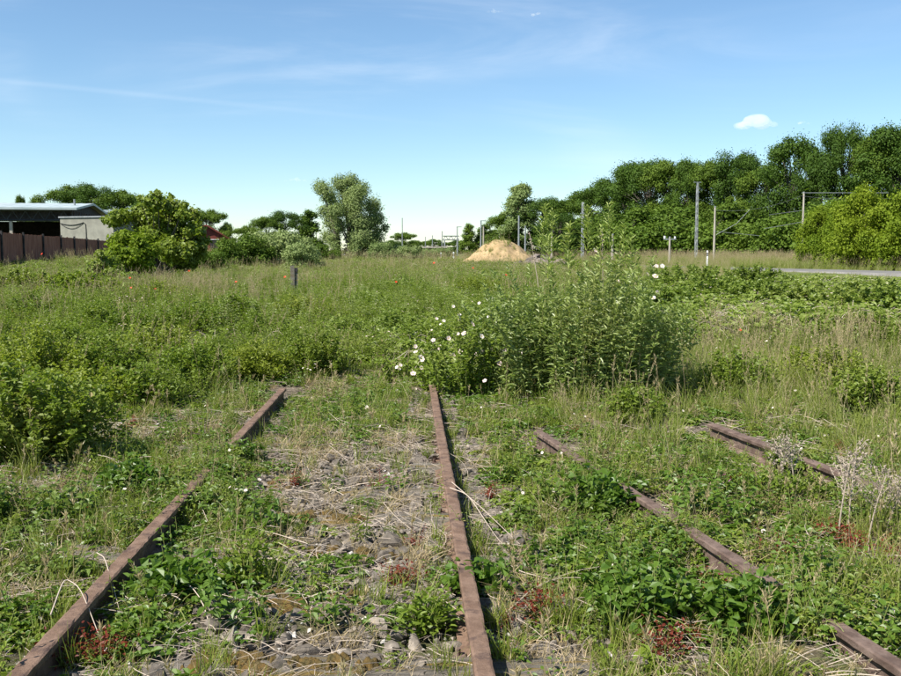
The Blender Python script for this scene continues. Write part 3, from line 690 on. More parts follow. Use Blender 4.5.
scatter('rail_cover', K['cover'], q_, .7 + .6 * rs.rand(len(q_)), rs, 'creeping leaves lying over the buried stretches of rail', 'ground cover')

FP = []
for a_, b_ in ((LR0, LR1), (CR0, CR1)):
    ln = math.hypot(b_[0] - a_[0], b_[1] - a_[1]); n_ = int(ln * 13); f_ = rs.rand(n_); sd_ = np.where(rs.rand(n_) < .5, -1, 1) * (.07 + .06 * rs.rand(n_))
    FP.append(np.stack([a_[0] + (b_[0] - a_[0]) * f_ + sd_, a_[1] + (b_[1] - a_[1]) * f_], 1))
FP = np.concatenate(FP); FP = np.column_stack([FP, ground_z(FP[:, 0], FP[:, 1])]); g_ = rs.rand(len(FP))
scatter('rail_fringe_grass', K['tuft'], FP[g_ < .6], .5 + .5 * rs.rand((g_ < .6).sum()), rs, 'grass blades leaning over the edges of the two main rails', 'grass')
scatter('rail_fringe_weeds', K['herb'], FP[g_ > .75], .4 + .4 * rs.rand((g_ > .75).sum()), rs, 'small weeds hugging the foot of the two main rails', 'weeds')
# grass of knee height
x, y, z, px, py = sample(rs, 42, 2.6, 16, .3)
b = bareness(px, py, x, y); n4 = vnoise(x, y, .8, 61)
reg = .06 + .27 * sstep(520, 640, px) * sstep(560, 470, py) + .30 * sstep(840, 900, px) + .12 * (py < 400) + .2 * sstep(700, 800, px) * sstep(620, 560, py)
put('knee_high_grass', K['mid'], rs, x, y, z, (rs.rand(len(x)) < reg * (1 - .7 * b) * (.4 + 1.0 * (n4 > .4))) & ~((px > 350) & (px < 500) & (py < 400)), .5 + .6 * rs.rand(len(x)), 'knee high grass with pale seed heads right of the willow bush', 'grass', n4, nat=.45, px=px, py=py)
x, y, z, px, py = sample(rs, 13, 8.0, 34, .5)
n4 = vnoise(x, y, .35, 63); n5 = vnoise(x, y, 1.1, 64)
reg = .08 + .28 * sstep(680, 760, px) * sstep(330, 350, py) * (py < 440) + .35 * (py < 320) * (n4 > .5) + .06 * (px < 420)
keep = (rs.rand(len(x)) < reg) & ~((px > 470) & (px < 700) & (py > 350)) & ~((px < 240) & (py > 345) & (n5 < .6)) & ~((px < 240) & (py > 395)) & ~((px > 200) & (px < 480) & (py > 372))
put('tall_grass', K['tall'], rs, x, y, z, keep & ~((px > 640) & (py < 345)) & ~((px > 350) & (px < 500) & (py > 300)), (.6 + .6 * rs.rand(len(x))) * np.where(px > 680, .68, 1), 'tall seeding grass standing through the field behind the tracks', 'tall grass', n5, nat=.75, px=px, py=py)

K['pale'] = collection('pale_source', [proto_tuft(rp, 22, .55, .006, ['tgrass', 'seed'], .13, (.1, .6), 9) for _ in range(4)])
x, y, z, px, py = sample(rs, 12, 7.5, 36, .3)
g = np.zeros(len(x))
for gx, gy, sx, sy, a in [(185, 300, 45, 14, .9), (730, 352, 45, 14, .8), (30, 322, 30, 12, .6), (125, 335, 40, 14, .5), (230, 318, 30, 10, .5), (840, 372, 50, 18, .5), (250, 288, 60, 6, .7), (560, 445, 60, 12, .25)]: g = np.maximum(g, a * np.exp(-(((px - gx) / sx) ** 2 + ((py - gy) / sy) ** 2)))
put('pale_seed_grass', K['pale'], rs, x, y, z, rs.rand(len(x)) < g, .55 + .5 * rs.rand(len(x)), 'patches of pale faded seed heads in the field', 'tall grass', nat=.6, px=px, py=py)

# middle distance greenery
x, y, z, px, py = sample(rs, 24, 8.0, 30, .35)
n6 = vnoise(x, y, .55, 71); n7 = vnoise(x, y, 1.6, 72)
left = sstep(420, 330, px)
keep = (rs.rand(len(x)) < (.25 + .75 * left + .2 * (px > 700)) * (.08 + 1.0 * (n6 > .48))) & (py < 398 + 30 * (vnoise(px, px * 0, .05, 3) - .5)) & ~((px > 235) & (px < 470) & (py > 378))
keep &= ~((px > 690) & (py < 345)) & ~((px > 480) & (px < 700) & (py > 330))
put('shrubby_weeds', K['sprig'], rs, x, y, z, keep, (.35 + .50 * rs.rand(len(x)) + 1.5 * np.clip(n6 - .42, 0, 1)) * (.7 + .75 * n7) * np.where(px > 690, .75, np.where(py > 335, .64, .85)), 'fresh green bushy weeds covering the left half of the field', 'weeds', n7, nat=.5, px=px, py=py)
x, y, z, px, py = sample(rs, 15, 8.6, 34, .35)
n6 = vnoise(x, y, .5, 81); n7 = vnoise(x, y, 1.3, 82)
reg = np.exp(-(((px - 420) / 95) ** 2 + ((py - 335) / 50) ** 2)) * 1.5 + sstep(620, 680, px) * (py < 348) * (py > 285) * 1.3 + .25 * (n6 > .55)
keep = (rs.rand(len(x)) < reg) & ((py < 372) | ((px > 420) & (px < 500) & (py < 392))) & ~((px > 690) & (py > 350))
put('brambles', K['bramble'], rs, x, y, z, keep, (.55 + .75 * rs.rand(len(x))) * np.where((px > 640) & (py < 345), 1.6, 1.0), 'pale green bramble leaves sprawling across the middle of the field', 'brambles', n7, nat=.34, px=px, py=py)
x, y, z, px, py = sample(rs, 9, 10, 42, .6)
n6 = vnoise(x, y, .45, 85); n7 = vnoise(x, y, 1.3, 86)
keep = (rs.rand(len(x)) < .15 + .7 * (n6 > .5)) & (py < 355) & ~((px > 680) & (py < 345))
put('leafy_herbs', K['herbtall'], rs, x, y, z, keep, .6 + .6 * rs.rand(len(x)), 'slender leafy herbs mixed into the field grass', 'herbs', n7, nat=.6, px=px, py=py)

# the far part of the field
x, y, z, px, py = sample(rs, 7.0, 28, 118, .75, 3)
n6 = vnoise(x, y, .12, 91); n7 = vnoise(x, y, .5, 92); n8 = vnoise(x, y, .22, 93)
road_x = np.interp(y, [30, 40, 62, 85, 114, 140], [42, 34, 21.5, 11, -2, -14])
clear = np.abs(x - road_x) > 3.4
yy = np.clip(y / 60, .7, 1.4)
lowz = np.where((px > 730) & (x < road_x + 4), .30, 1.0)
t_ = rs.rand(len(x))
ka = clear & (t_ < .30 + .25 * (n6 > .5) + .3 * (px > 640)); kb = clear & ~ka & (t_ < .88) & (n8 > .3); kc = clear & ~ka & ~kb & (px < 660)
kb &= ~((px > 640) & (y > 40)); kc &= ~((px > 560) & (y > 36))
put('far_field_grass', K['tall'], rs, x, y, z, ka, (.7 + .6 * rs.rand(len(x))) * yy * lowz, 'hazy seeding grass of the far field before the trees', 'tall grass', n7, tilt=.1)
put('far_field_weeds', K['sprig'], rs, x, y, z, kb, (.8 + 1.0 * rs.rand(len(x)) * n6) * yy * lowz, 'green weeds dotted through the far field grass', 'weeds', n7, tilt=.1)
put('far_field_brambles', K['bramble'], rs, x, y, z, kc, (1.0 + .9 * rs.rand(len(x))) * yy, 'bramble patches in the far field', 'brambles', n7, tilt=.1)

# flowers and red herb
x, y, z, px, py = sample(rs, 5, 2.6, 16, .3)
g = np.exp(-(((px - 770) / 90) ** 2 + ((py - 540) / 22) ** 2))
put('purple_wildflowers', K['purple'], rs, x, y, z, rs.rand(len(x)) < g, .7 + .5 * rs.rand(len(x)), 'small purple flowers in a loose band above the bottom right nettles', 'wildflowers', nat=.26, px=px, py=py)
g = .8 * np.exp(-(((px - 840) / 50) ** 2 + ((py - 548) / 14) ** 2)) + .6 * np.exp(-(((px - 545) / 18) ** 2 + ((py - 615) / 18) ** 2)) + .35 * np.exp(-(((px - 680) / 60) ** 2 + ((py - 650) / 20) ** 2)) + .3 * np.exp(-(((px - 70) / 40) ** 2 + ((py - 668) / 12) ** 2)) + .02
x2, y2, z2, px2, py2 = sample(rs, 26, 2.5, 8, .3)
g2 = .8 * np.exp(-(((px2 - 840) / 50) ** 2 + ((py2 - 548) / 14) ** 2)) + .6 * np.exp(-(((px2 - 545) / 18) ** 2 + ((py2 - 615) / 18) ** 2)) + .35 * np.exp(-(((px2 - 680) / 60) ** 2 + ((py2 - 650) / 20) ** 2)) + .3 * np.exp(-(((px2 - 70) / 40) ** 2 + ((py2 - 668) / 12) ** 2)) + .02
put('red_tinged_herbs', K['red'], rs, x2, y2, z2, rs.rand(len(x2)) < g2, .6 + .6 * rs.rand(len(x2)), 'sprinkling of low herbs with reddened leaves near the bottom', 'herbs', nat=.12, px=px2, py=py2)
g = .10 * (py < 400) * (px < 420) + .04
put('white_wildflowers', K['petals'], rs, x, y, z, rs.rand(len(x)) < g, .8 + .6 * rs.rand(len(x)), 'scattered small white flowers in the weeds', 'wildflowers', nat=.2, px=px, py=py)

# ------------------------------------------------------------------ trees
def crown_lumps(rs, kind, H, Rr):
    """centres and radii of the foliage masses of a crown"""
    Ls = []
    if kind == 'oak':        # broad, rounded, uneven
        n = 64
        for i in range(n):
            u = rs.rand(); a = rs.rand() * 6.283; zz = .12 + .84 * u; prof = max(.05, math.sin(math.pi * min(.97, (zz - .02) / .97) ** 1.1)) ** .5
            q = Rr * prof * (.35 + .72 * rs.rand()); Ls.append((q * math.cos(a), q * math.sin(a), H * zz, Rr * (.13 + .17 * rs.rand())))
    elif kind == 'tall':     # irregular, gaps, distinct boughs
        for i in range(48):
            u = rs.rand() ** .8; a = rs.rand() * 6.283; zz = .25 + .72 * u; prof = (1 - abs(zz - .62) * 1.3)
            q = Rr * prof * (.35 + .65 * rs.rand()); Ls.append((q * math.cos(a), q * math.sin(a), H * zz, Rr * (.15 + .16 * rs.rand())))
    elif kind == 'poplar':
        for i in range(46):
            u = (i + rs.rand()) / 46; a = rs.rand() * 6.283; zz = .10 + .87 * u; prof = math.sin(math.pi * (zz ** .9)) ** .55 * (1.05 - .4 * zz)
            q = Rr * prof * (.4 + .75 * rs.rand()); Ls.append((q * math.cos(a), q * math.sin(a), H * zz, Rr * (.20 + .14 * rs.rand())))
    elif kind == 'cone':
        for i in range(30):
            zz = .05 + .92 * (i / 30) ; a = rs.rand() * 6.283; q = Rr * (1.02 - zz) ** .7 * (.4 + .4 * rs.rand()); Ls.append((q * math.cos(a), q * math.sin(a), H * zz, Rr * (.2 + .22 * (1 - zz))))
    else:                    # bush, foliage to the ground
        for i in range(34):
            u = rs.rand(); a = rs.rand() * 6.283; zz = .10 + .82 * u; prof = math.sqrt(max(.05, 1 - (max(0, zz - .3) / .72) ** 2))
            q = Rr * prof * (.35 + .55 * rs.rand()); Ls.append((q * math.cos(a), q * math.sin(a), H * zz, Rr * (.18 + .16 * rs.rand())))
    return Ls
def foliage(mb, Ls, n, lsz, rs, flat=.8, mi=0, jag=.25, aspect=.7):
    w = np.array([l[3] ** 2 for l in Ls]); w = w / w.sum(); k = rs.choice(len(Ls), n, p=w); C = np.array(Ls)[k]
    d = unit(rs.randn(n, 3)); r = (.45 + .62 * rs.rand(n) ** .7) * (1 + jag * rs.randn(n) * .5)
    lump = .72 + .6 * vnoise(d[:, 0] * 2 + k, d[:, 1] * 2 + d[:, 2] * 3, 1.3, 7)
    P = C[:, :3] + d * (r * lump * C[:, 3])[:, None] * np.array([1, 1, flat])
    Nn = unit(d + rs.randn(n, 3) * .55 + np.array([0, 0, .35])); T = rs.randn(n, 3); T = unit(T - (T * Nn).sum(1)[:, None] * Nn)
    s = lsz * (.6 + .8 * rs.rand(n)); leaves(mb, P - T * s[:, None] * .5, T, Nn, s, s * aspect, mi, rs, True, .12)
def make_tree(name, seed, kind, H, Rr, n, lsz, lmat, trunk=True, lean=0.0, trunk_r=None, parts=('trunk', 'crown')):
    rs = np.random.RandomState(seed); root = bpy.data.objects.new(name, None); COL.objects.link(root)
    Ls = crown_lumps(rs, kind, H, Rr); Ls = [(a + lean * c, b, c, d) for a, b, c, d in Ls]
    tr = trunk_r or H * .018; tb = MB(); top = .85 if kind != 'bush' else .5
    u = np.linspace(0, 1, 9)[:, None]; wob = rs.randn(1, 3) * .02 * H * np.array([1, 1, 0])
    tp = lambda q: np.array([lean, 0, 1.]) * H * top * q + wob * np.sin(q * 4)
    tube(tb, tp(u) + np.array([0, 0, -.2]), tr * (1 - .85 * u[:, 0]) + tr * .35 * np.exp(-u[:, 0] * 14), 0, 8)
    for (a, b, c, d) in Ls[::1 if kind != 'bush' else 2]:
        st = min(.9, max(.12, (c / (H * top)) * .62)); p0 = tp(np.array([[st]]))[0]; p1 = np.array([a, b, c]); q = np.linspace(0, 1, 6)[:, None]
        pts = p0 + (p1 - p0) * q + np.array([0, 0, 1.]) * np.sin(q * math.pi) * np.linalg.norm(p1 - p0) * .10
        tube(tb, pts, tr * .36 * (1 - .8 * q[:, 0]), 0, 4, .5, False)
    tb.obj(parts[0], ['bark'], root)
    cb = MB(); foliage(cb, Ls, n, lsz, rs, jag=.45); cb.obj(parts[1], [lmat], root)
    return root
TREES = {}
def tree(key, name, px, ybase, ytop, D, label, cat='tree', wscale=1.0, rot=None, group=None, zb=None):
    """stand a tree of the given stock at distance D so that it is as tall as the one in the photo"""
    proto, H0 = TREES[key]
    if not proto.get('used'): o = proto; proto['used'] = 1; del_used.append(proto)
    else: o = copy_tree(proto)
    o.name = name
    X = colx(px, D); gz = float(base_z(X, D)) if zb is None else zb
    ztop = CAMZ + (HOR - ytop) * D / FPX * 1.003; s = (ztop - gz) / H0
    o.location = (X, D, gz - .1); o.scale = (s * wscale, s * wscale, s); o.rotation_euler = (0, 0, random.Random(hash_(label)).random() * 6.283 if rot is None else rot)
    tag(o, label, cat, group); return o
def hash_(s): return sum((i + 1) * ord(c) for i, c in enumerate(s))
del_used = []
def stock(key, name, *a, **k): TREES[key] = (make_tree(name, *a, **k), a[2])
stock('oakA', 'oak_tree', 201, 'oak', 16, 6.6, 42000, .27, 'oak')
stock('oakB', 'oak_tree', 202, 'oak', 15, 5.8, 42000, .27, 'oak2')
stock('oakC', 'oak_tree', 203, 'tall', 17, 6.0, 42000, .27, 'oak')
stock('tallA', 'tall_tree', 204, 'tall', 18, 6.2, 34000, .27, 'oak')
stock('tallB', 'tall_tree', 205, 'tall', 17, 5.2, 34000, .27, 'oak2')
stock('popl', 'poplar_tree', 206, 'poplar', 17, 4.3, 22000, .34, 'wtree')
stock('cone', 'narrow_tree', 207, 'cone', 12, 3.6, 14000, .34, 'oak2')
stock('yb', 'maple_bush', 208, 'bush', 5.2, 3.1, 22000, .17, 'ytree')
stock('yb2', 'maple_bush', 209, 'poplar', 6, 2.9, 22000, .18, 'ytree')
stock('db', 'hedge_bush', 210, 'bush', 4, 3.0, 14000, .20, 'oak2')
stock('gb', 'sallow_bush', 211, 'bush', 3.2, 2.6, 14000, .16, 'wtree')

GL = 'trees along the railway on the right'
T3 = [  # px, top row, distance, key, width, label
 (586, 190, 172, 'oakB', 1.1, 'low dark tree at the left end of the right hand woodland'),
 (605, 181, 165, 'oakA', 1.0, 'rounded dark tree rising just behind the thin grey mast at the wood edge'),
 (626, 168, 158, 'oakC', 1.05, 'dark broadleaf tree where the woodland outline begins to climb'),
 (648, 162, 150, 'oakA', 1.0, 'dense dark tree left of the tall lattice mast'),
 (668, 161, 146, 'oakB', .8, 'leafy green tree directly left of the lattice mast'),
 (690, 165, 142, 'oakC', .8, 'dark tree directly behind the tall lattice mast'),
 (714, 161, 140, 'oakB', .8, 'mid green tree behind the weathered wooden pole'),
 (736, 154, 136, 'tallA', .85, 'tree with a ragged peaked top between the two pole groups'),
 (757, 166, 132, 'oakB', .8, 'round topped tree left of the big dark oak'),
 (790, 140, 118, 'oakA', .85, 'big dark oak with a dense crown, left of the umbrella shaped tree'),
 (815, 163, 114, 'oakC', .8, 'dark tree touching the right flank of the big oak'),
 (840, 129, 112, 'tallA', .60, 'tallest tree, bare necked with an umbrella shaped top against the sky'),
 (872, 138, 108, 'tallB', .8, 'tall airy tree right of the umbrella shaped tree'),
 (893, 134, 106, 'oakC', 1.0, 'tall dark tree at the right edge of the picture'),
 (925, 134, 104, 'oakA', 1.0, 'dark oak cut by the right picture edge'),
 (968, 138, 104, 'tallB', 1.0, 'outermost tree beyond the right picture edge'),
]
for px_, yt, D, k, ws, lb in T3: tree(k, {'oakA': 'oak_tree', 'oakB': 'oak_tree', 'oakC': 'oak_tree', 'tallA': 'tall_tree', 'tallB': 'tall_tree'}[k], px_, 0, yt, D, lb, wscale=ws, group=GL)
for px_, yt, D, ws, lb in [(600, 215, 150, 1.5, 'dark low bush under the first trees of the wood'), (625, 208, 140, 1.3, 'dark low bush under the climbing edge of the wood'), (652, 208, 132, 1.3, 'dark bush at the wood foot behind the short pole'),
                   (682, 208, 128, 1.3, 'bush at the foot of the tall lattice mast'), (712, 204, 122, 1.2, 'green bush filling the gap behind the wooden pole'), (738, 222, 118, 1.3, 'green bush under the ragged peaked tree'),
                   (765, 226, 114, 1.3, 'light bush at the wood edge right of the black and white post'), (792, 215, 108, 1.2, 'bush under the big dark oak beside the wire mast'), (825, 205, 104, 1.3, 'dark undergrowth behind the yellow green maples'),
                   (862, 200, 102, 1.4, 'dark undergrowth below the tall airy tree'), (900, 200, 100, 1.4, 'dark undergrowth at the right picture edge')]:
    tree('db', 'hedge_bush', px_, 0, yt, D, lb, 'bush', ws, group='bushes at the foot of the wood')
for px_, yt, D, k, ws, lb in [(817, 209, 72, 'yb2', .75, 'leftmost yellow green maple beside the wire mast'), (838, 204, 70, 'yb2', .8, 'second yellow green maple from the left at the roadside'), (862, 191, 68, 'yb2', .85, 'yellow green maple with the highest tip at the roadside'),
                      (888, 202, 66, 'yb', .75, 'yellow green maple near the right picture edge'), (912, 189, 65, 'yb2', .95, 'yellow green maple cut by the right picture edge'), (940, 200, 64, 'yb', 1.0, 'yellow green maple beyond the right picture edge')]:
    tree(k, 'maple_bush', px_, 0, yt, D, lb, 'bush', ws, group='yellow green maples by the road')
# centre
tree('popl', 'poplar_tree', 519, 0, 184, 150, 'tall airy grey green poplar right behind the sand heap', wscale=1.15)
for px_, yt, D, k, ws, lb in [(505, 214, 152, 'oakB', 1.1, 'small dark tree left of the poplar behind the sand heap'), (545, 198, 150, 'oakA', 1.15, 'dark tree directly right of the poplar'), (566, 200, 150, 'oakB', 1.1, 'round green tree between the poplar and the thin grey mast'),
                      (560, 214, 140, 'oakA', 1.3, 'low dark tree in front of the pair right of the poplar')]:
    tree(k, 'oak_tree', px_, 0, yt, D, lb, wscale=ws)
tree('cone', 'narrow_tree', 469, 0, 223, 210, 'pointed tree left of the far double mast', wscale=1.3)
tree('cone', 'narrow_tree', 484, 0, 224, 212, 'broad pointed tree just left of the sand heap', wscale=1.7)
tree('oakB', 'oak_tree', 496, 0, 229, 214, 'small tree peeping over the left slope of the sand heap', wscale=1.5)
for i, (px_, yt, D, ws, lb) in enumerate([(392, 240, 190, 1, 'tiny round tree next to the willow on the skyline'), (403, 232, 195, 1.1, 'round tree behind the thin lone mast'), (414, 240, 230, 1, 'tiny tree right of the thin lone mast'),
                  (424, 241, 250, 1.2, 'tiny far tree on the centre skyline'), (434, 239, 260, 1, 'tiny far tree left of the steel gantry'), (446, 242, 260, 1.3, 'tiny far tree behind the steel gantry'), (457, 240, 270, 1, 'tiny far tree right of the steel gantry')]):
    tree('oakB' if i % 2 else 'oakA', 'oak_tree', px_, 0, yt, D, lb, wscale=ws * 1.6, group='far trees on the centre skyline')
for px_, yt, D, ws, lb in [(380, 243, 90, 1.0, 'light green bush in front of the thin lone mast'), (410, 246, 84, 1.0, 'grey green bush right of the thin lone mast'), (396, 245, 96, .8, 'pale bush between willow and lone mast'), (430, 249, 110, 1.2, 'low bush beside the left roadside posts'), (445, 248, 120, 1.2, 'low bush behind the left roadside posts')]:
    tree('gb', 'sallow_bush', px_, 0, yt, D, lb, 'bush', ws, group='low sallow bushes by the far road')
# left
for px_, yt, D, k, ws, lb in [(24, 197, 150, 'tallB', .35, 'tiny tree top left over the shed roof'), (38, 198, 150, 'oakB', .35, 'second tiny tree top over the shed roof'), (68, 186, 150, 'oakB', 1.1, 'left half of the wide tree crown behind the shed'), (92, 185, 148, 'oakA', 1.1, 'middle of the wide tree crown behind the shed'), (118, 190, 148, 'oakB', 1.1, 'right half of the wide tree crown behind the shed'),
                      (150, 202, 140, 'oakA', 1.3, 'dark tree behind the big yellow green bush'), (210, 209, 120, 'oakB', 1.2, 'pale tree above the red brick house'), (228, 222, 120, 'oakA', .5, 'dark tree right of the red brick house'),
                      (268, 216, 92, 'oakB', 1.0, 'left tree of the dark group before the willow'), (284, 211, 95, 'oakA', 1.1, 'dark tree right above the dry hedge'), (244, 225, 86, 'oakB', 1.2, 'leafy small tree left of the dry hedge'),
                      (310, 209, 112, 'cone', 1.5, 'dark upright tree touching the left of the willow')]:
    tree(k, 'narrow_tree' if k == 'cone' else 'oak_tree', px_, 0, yt, D, lb, wscale=ws)
for px_, yt, D, ws, lb in [(225, 238, 60, 1.1, 'low green bush below the red brick house'), (248, 234, 62, 1.2, 'green bush left of the dry hedge'), (275, 232, 64, 1.1, 'dry grey hedge bush below the dark tree'), (296, 238, 66, .9, 'pale green bush left of the willow foot'), (325, 243, 80, 1.0, 'low bush at the foot of the willow'), (205, 242, 55, 1.2, 'low bush right beside the big yellow green bush'), (303, 244, 58, 1.0, 'small pale bush behind the lone stump')]:
    tree('gb' if 'grey' in lb or 'pale' in lb else 'db', 'hedge_bush' if not ('grey' in lb or 'pale' in lb) else 'sallow_bush', px_, 0, yt, D, lb, 'bush', ws)
for o in del_used:
    if 'used' in o: del o['used']

# the great willow: several leaning stems, open left part, darker right part
def willow():
    D = 95; X = colx(350, D); rs = np.random.RandomState(300); s = D / FPX
    root = empty('willow_tree', (X, D, float(base_z(X, D)) - .1), 0, 'large grey green willow with leaning stems standing left of centre', 'tree')
    def q(px, py): return ((px - 350) * s, CAMZ + (HOR - py) * s)
    lumps = [(322, 188, 8), (330, 196, 9), (340, 183, 9), (352, 181, 8), (347, 194, 11), (362, 190, 9), (360, 203, 12), (374, 206, 9), (379, 219, 8), (372, 222, 11), (358, 220, 12), (345, 210, 11), (333, 208, 9),
             (365, 236, 12), (377, 236, 9), (352, 238, 9), (383, 246, 6), (368, 246, 9), (331, 222, 9), (326, 236, 8), (334, 240, 8), (324, 212, 7), (341, 226, 8), (384, 228, 5), (336, 248, 7), (349, 250, 8), (357, 251, 8), (374, 251, 8)]
    Ls = []
    for a, b, r in lumps:
        x_, z_ = q(a, b)
        Ls.append((x_, (rs.rand() - .5) * 3.6, max(z_, r * s * .8), r * s * .95))
        if b < 240: Ls.append((x_ * .8 + rs.randn() * .3, (rs.rand() - .5) * 5.5, max(z_ - .3, .8), r * s * .8))
    tb = MB(); bases = [(-.25, 0), (.15, .15), (.5, -.1), (-.9, .1)]
    for i, l in enumerate(Ls[:44]):
        b0 = bases[i % 3] if l[0] > -1.2 else bases[3]; p0 = np.array([b0[0], b0[1], .0]); p1 = np.array(l[:3]); t_ = np.linspace(0, 1, 8)[:, None]
        pts = p0 + (p1 - p0) * np.hstack([t_ ** 1.3, t_ ** 1.3, t_]); tube(tb, pts, .17 * (1 - .85 * t_[:, 0]), 0, 6)
    tb.obj('trunk', ['bark'], root)
    cb = MB(); foliage(cb, Ls, 52000, .21, rs, .95, 0, .35, .34); cb.obj('crown', ['wtree'], root)
willow()

# the big yellow green bush on the left: dark elder behind, yellow maple in front
def big_bush():
    D = 42; X = colx(160, D); rs = np.random.RandomState(310); s = D / FPX; gz = float(base_z(X, D))
    def build(name, label, lumps, lm, n, px0, D0, lsz, dep, jit=.3):
        x0 = colx(px0, D0); g0 = float(base_z(x0, D0)); root = empty(name, (x0, D0, g0 - .05), 0, label, 'bush'); s = D0 / FPX; Ls = []
        for a, b, r in lumps:
            z_ = CAMZ + (HOR - b) * s - g0
            for k in range(2): Ls.append(((a - px0) * s + rs.randn() * .1, (rs.rand() - .5) * dep, max(z_, r * s * .6), r * s * (1 - .2 * k)))
        tb = MB()
        for l in Ls:
            t_ = np.linspace(0, 1, 6)[:, None]; p0 = np.array([rs.randn() * .15, rs.randn() * .15, 0]); p1 = np.array(l[:3])
            tube(tb, p0 + (p1 - p0) * np.hstack([t_ ** 1.4, t_ ** 1.4, t_]), .05 * (1 - .8 * t_[:, 0]), 0, 5)
        tb.obj('stems', ['bark'], root); cb = MB(); foliage(cb, Ls, n, lsz, rs, .9, 0, jit, .75); cb.obj('foliage', lm, root)
    build('elder_bush', 'big spreading bush with light green top beside the brown fence', [(150, 206, 9), (164, 203, 9), (176, 207, 9), (188, 214, 8), (193, 226, 8), (140, 213, 9), (128, 216, 8), (118, 221, 6), (155, 218, 13), (172, 222, 13), (185, 236, 12), (196, 232, 6),
          (160, 236, 14), (176, 248, 14), (190, 252, 10), (196, 246, 6), (165, 258, 12), (184, 262, 9), (144, 226, 10), (200, 240, 5), (166, 195, 4), (151, 199, 4), (186, 205, 4), (112, 219, 4), (204, 231, 4)], ['bush2'], 30000, 160, 43, .15, 2.4)
    build('maple_bush', 'compact yellow green bush in front of the larger bush', [(118, 240, 8), (130, 237, 9), (143, 240, 9), (124, 252, 10), (138, 254, 11), (150, 248, 8), (112, 254, 7), (130, 266, 9), (146, 264, 8)], ['ytree'], 13000, 130, 39, .12, 1.5)
    build('low_bush', 'small mid green bush at the left foot of the yellow green bush', [(98, 266, 8), (108, 262, 9), (118, 270, 9), (106, 276, 8), (128, 276, 7), (104, 252, 4)], ['bush'], 7000, 108, 36, .11, 1.2)
big_bush()

